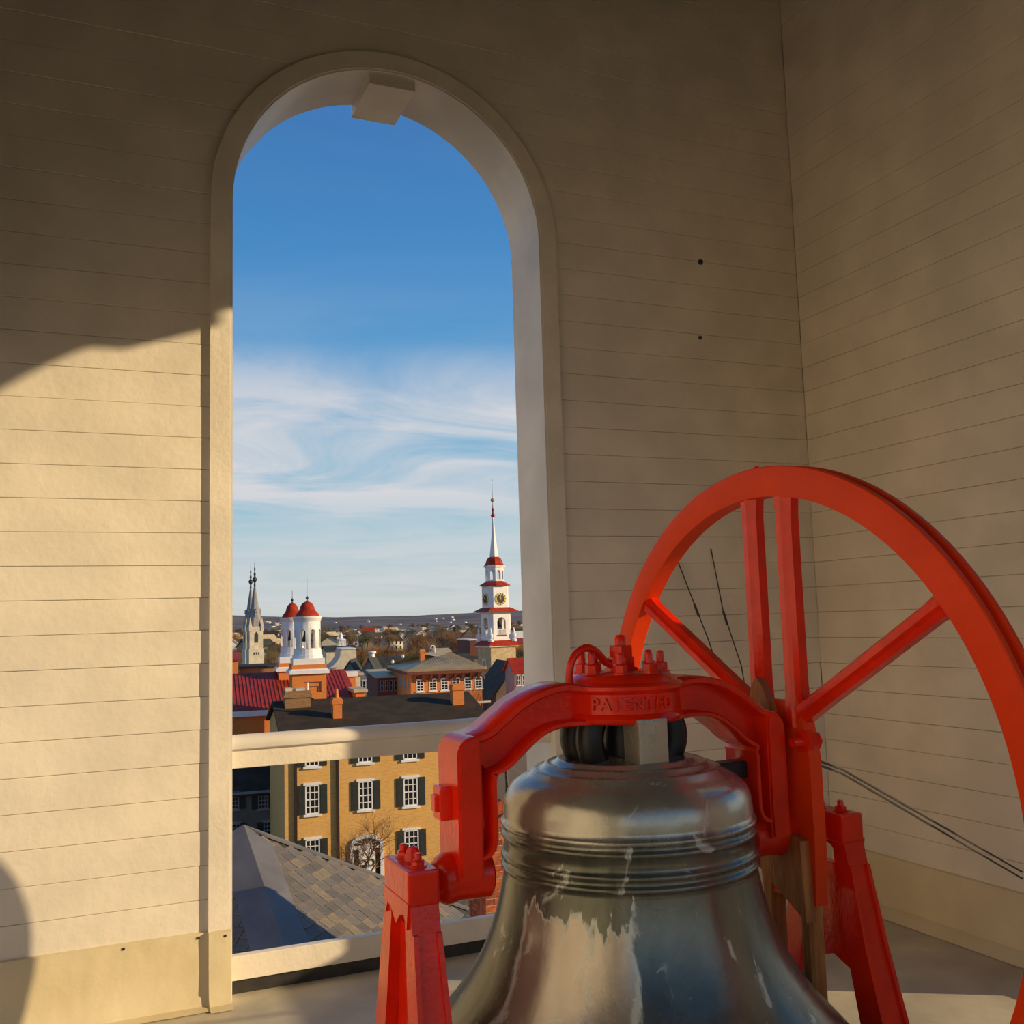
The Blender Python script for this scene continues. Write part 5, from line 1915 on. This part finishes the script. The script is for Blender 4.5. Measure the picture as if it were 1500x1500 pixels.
def tree_mesh(name, seed, h, mat, levels=4, spread=0.5, kids=(5, 4, 4, 3), r0=None, up=0.25, trunk=0.28):
    rnd = random.Random(seed)
    b = MB()

    def grow(p, d, ln, r, lv):
        n = 3 if lv < 2 else 2
        pts, rad = [p], [r]
        q = p.copy()
        dd = d.copy()
        for k in range(n):
            dd = (dd + Vector((rnd.uniform(-1, 1), rnd.uniform(-1, 1), rnd.uniform(-0.4, 1) * up)) * 0.22).normalized()
            q = q + dd * ln / n
            pts.append(q.copy())
            rad.append(r * (1 - 0.55 * (k + 1) / n))
        b.tube(pts, rad, 5 if lv == 0 else 3, cap=False)
        if lv >= levels:
            return
        kn = kids[min(lv, len(kids) - 1)]
        for k in range(kn):
            t = rnd.uniform(0.35, 1.0) if lv else rnd.uniform(0.55, 1.0)
            i = min(int(t * n), n - 1)
            pp = pts[i].lerp(pts[i + 1], t * n - i)
            az = 2 * PI * (k + rnd.random()) / kn
            side = Vector((math.cos(az), math.sin(az), 0.15))
            side = (side - dd * side.dot(dd)).normalized()
            nd = (dd * rnd.uniform(0.5, 0.9) + side * spread * rnd.uniform(0.8, 1.5) + Vector((0, 0, up))).normalized()
            grow(pp, nd, ln * rnd.uniform(0.55, 0.8), rad[i] * 0.55, lv + 1)
    grow(Vector((0, 0, 0)), Vector((0, 0, 1)), h * trunk * 1.3, r0 or h * 0.022, 0)
    mz = max(v[2] for v in b.v)
    s = h / mz
    b.v = [(v[0] * s, v[1] * s, v[2] * s) for v in b.v]
    return b.mesh(name, mat, fix=False)


def place_tree(nm, me, px, depth, label, grp=None, rz=0.0, sc=1.0):
    p = at(px, 1000, depth)
    o = link(nm, me, None, (p.x, p.y, ZG), (0, 0, rz))
    o.scale = (sc, sc, sc)
    return tag(o, label, 'tree', grp)


place_tree('bare_tree', tree_mesh('bare_tree', 21, 5.6, RUST, 5, 0.75, (8, 6, 4, 4, 3), 0.10, 0.3, 0.2), 534, 51.5, 'small bare tree in front of the white arched doorway')
place_tree('bare_shrub', tree_mesh('bare_shrub', 25, 2.2, OLIVE, 4, 0.9, (8, 6, 5, 3), 0.05, 0.15, 0.15), 512, 54.5, 'bare shrub left of the white arched doorway')
place_tree('bare_shrub', tree_mesh('bare_shrub', 27, 2.0, OLIVE, 4, 0.9, (8, 6, 5, 3), 0.05, 0.15, 0.15), 586, 54.5, 'bare shrub below the lower right house window')
place_tree('bare_tree', tree_mesh('bare_tree', 22, 11.2, PALEB, 5, 0.85, (9, 7, 5, 4, 3), 0.30, 0.12, 0.3), 752, 31, 'pale tangled bare tree beside the bell and near chimney')
place_tree('bare_tree', tree_mesh('bare_tree', 23, 9.6, BARK, 5, 0.38, (6, 5, 4, 3, 2), 0.2, 0.3, 0.3), 694, 92, 'bare grey street tree left of the stone steeple base')
place_tree('bare_tree', tree_mesh('bare_tree', 24, 8.2, BARK, 5, 0.38, (6, 5, 4, 3, 2), 0.2, 0.3, 0.3), 716, 88, 'bare grey street tree right before the stone steeple base')
place_tree('bare_tree', tree_mesh('bare_tree', 29, 8.6, BARK, 5, 0.42, (6, 5, 4, 3, 2), 0.2, 0.3, 0.3), 738, 80, 'bare grey tree under the steep dark church roof')

# far trees: a few kinds, each tree an object
far = []
for i, (m_, sp, upv) in enumerate(((TWIG, 0.6, 0.25), (RUST, 0.7, 0.2), (OLIVE, 0.6, 0.2), (BARK, 0.6, 0.3), (TWIG, 0.75, 0.15), (RUST, 0.55, 0.3))):
    far.append(tree_mesh('far_tree', 40 + i, 11.0, m_, 4, sp, (7, 5, 5, 4), 0.5, upv, 0.22))
frnd = random.Random(91)


def free(p, r):
    for q, rq in TAKEN:
        if (q.x - p.x) ** 2 + (q.y - p.y) ** 2 < (r + rq) ** 2:
            return False
    TAKEN.append((p.copy(), r))
    return True


def beside(px):
    for lim, w in ((395, 'beside the Gothic spires'), (478, 'behind the red domes'), (525, 'above the cream gable'), (575, 'above the grey gables'),
                   (630, 'over the hipped hall roof'), (702, 'between hall roof and steeple')):
        if px < lim:
            return w
    return 'right of the steeple'


_f = at(590, 931, 1300)
for k in (-100, -50, 0, 50, 100):
    TAKEN.append((Vector((_f.x + k * math.sin(R(20)), _f.y + k * math.cos(R(20)), 0)), 66.0))
TREE_ADJ = ('brown', 'russet', 'olive', 'grey-brown', 'spreading brown', 'upright russet')


def far_trees(n, x0, x1, d0, d1, label, grp, kinds, s0, s1):
    for _ in range(n):
        k = frnd.choice(kinds)
        sc = frnd.uniform(s0, s1)
        for t in range(40):
            d = d0 + (d1 - d0) * frnd.random() ** 1.2
            px = frnd.uniform(x0, x1)
            p = at(px, 1000, d)
            if free(Vector((p.x, p.y, 0)), 5.0 * sc):
                place_tree('far_tree', far[k], px, d, '%s %s %s' % (TREE_ADJ[k], label, beside(px)), grp, frnd.uniform(0, 6.28), sc)
                break


far_trees(36, 512, 612, 255, 330, 'bare tree of the near grove', 'trees of the russet grove', (1, 5, 2, 1), 0.5, 0.85)
far_trees(46, 610, 702, 270, 420, 'bare tree of the middle wood', 'trees of the brown wood', (0, 4, 1, 3), 0.65, 1.15)
far_trees(26, 395, 412, 230, 420, 'bare tree in the gap', 'trees between spires and domes', (0, 2, 4), 0.6, 0.9)
far_trees(70, 335, 780, 480, 1300, 'tiny distant tree', 'tiny distant trees', (0, 2, 3, 4, 1), 0.8, 1.2)
far_trees(60, 330, 790, 1300, 2600, 'speck-like tree before the hills', 'speck-like trees on the plain', (0, 2, 3), 1.0, 1.5)
far_trees(10, 335, 352, 200, 400, 'bare tree at the left arch edge', 'trees at the left edge', (0, 2, 4), 0.6, 0.9)
far_trees(9, 758, 775, 170, 235, 'bare tree at the right jamb', 'trees right of the steeple', (0, 2, 3), 0.7, 1.0)

# far houses
hm = []
for i, (wm, rm) in enumerate(((WHITE, GROOF), (CREAMS, DROOF), (WHITE, MROOF), (OBRICK, GROOF), (WHITE, REDROOF), (CREAMS, MROOF), (GREYW, GROOF))):
    b = MB()
    wdt, dpt, hh = (9, 8, 6)[0], 8, 5.6
    body(b, -wdt / 2, wdt / 2, 0, dpt, 0, hh, hh + 2.8)
    b.cur = 1
    gable(b, -wdt / 2, wdt / 2, 0, dpt, hh, hh + 2.8, 0.4, 0.2)
    b.cur = 2
    for fx in (-2.8, 0, 2.8):
        for fz in (1.0, 3.6):
            b.box(fx - 0.5, fx + 0.5, -0.04, 0.05, fz, fz + 1.4)
    hm.append(b.mesh('far_house', [wm, rm, GLASS]))


HOUSE_ADJ = ('white house with grey roof', 'cream house with dark roof', 'white house with pale roof', 'orange brick house with grey roof', 'white house with red roof', 'cream house with tan roof', 'grey house with grey roof')


def far_houses(n, x0, x1, d0, d1, label, grp, kinds=(0, 0, 1, 2, 3, 4, 5, 6)):
    for _ in range(n):
        k = frnd.choice(kinds)
        s = frnd.uniform(0.8, 1.2)
        for t in range(40):
            d = frnd.uniform(d0, d1)
            px = frnd.uniform(x0, x1)
            p = at(px, 940, d)
            if free(Vector((p.x, p.y, 0)), 8.5 * s):
                o = link('far_house', hm[k], None, (p.x, p.y, ZG), (0, 0, R(frnd.choice((25, 45, 80, -15)) + frnd.uniform(-8, 8))))
                o.scale = (s * frnd.uniform(0.9, 1.4), s, s * frnd.uniform(0.85, 1.2))
                tag(o, '%s %s %s' % (HOUSE_ADJ[k], label, beside(px)), 'house', grp)
                break


far_houses(60, 470, 650, 520, 1000, 'in the middle distance', 'houses beyond the russet grove')
far_houses(20, 335, 415, 380, 900, 'at some distance', 'houses beside the Gothic spires', (0, 2, 5, 6, 1))
far_houses(46, 335, 780, 900, 2000, 'tiny on the plain', 'tiny houses on the plain', (0, 2, 0, 5, 1))
far_houses(14, 655, 780, 450, 800, 'beyond the wood', 'houses near the steeple', (0, 2, 3, 1))
# houses on the slope of the far ridge
for k in range(26):
    d = frnd.uniform(4100, 5200)
    px = frnd.uniform(388, 424) if k < 16 else frnd.uniform(490, 760)
    p = at(px, 915, d)
    a_ = math.atan2(p.x, p.y)
    d = math.hypot(p.x, p.y)
    o = link('far_house', hm[frnd.choice((0, 2, 0))], None, (p.x, p.y, hill_z(a_, d) - 1.5), (0, 0, R(frnd.uniform(20, 70))))
    o.scale = (1.6, 1.3, 1.4)
    tag(o, 'white speck of a house on the slope of the far ridge', 'house', 'white houses on the ridge slope')
# green field
p = at(590, 931, 1300)
b = MB().box(-60, 60, -140, 140, 0, 0.4)
fld = tag(b.build('field', pm('green_field', (0.16, 0.19, 0.04), 0.95, var=0.1, scale=0.05), loc=(p.x, p.y, ZG + 0.05), rot=(0, 0, R(-20))), 'bright green field in the distance', 'field')
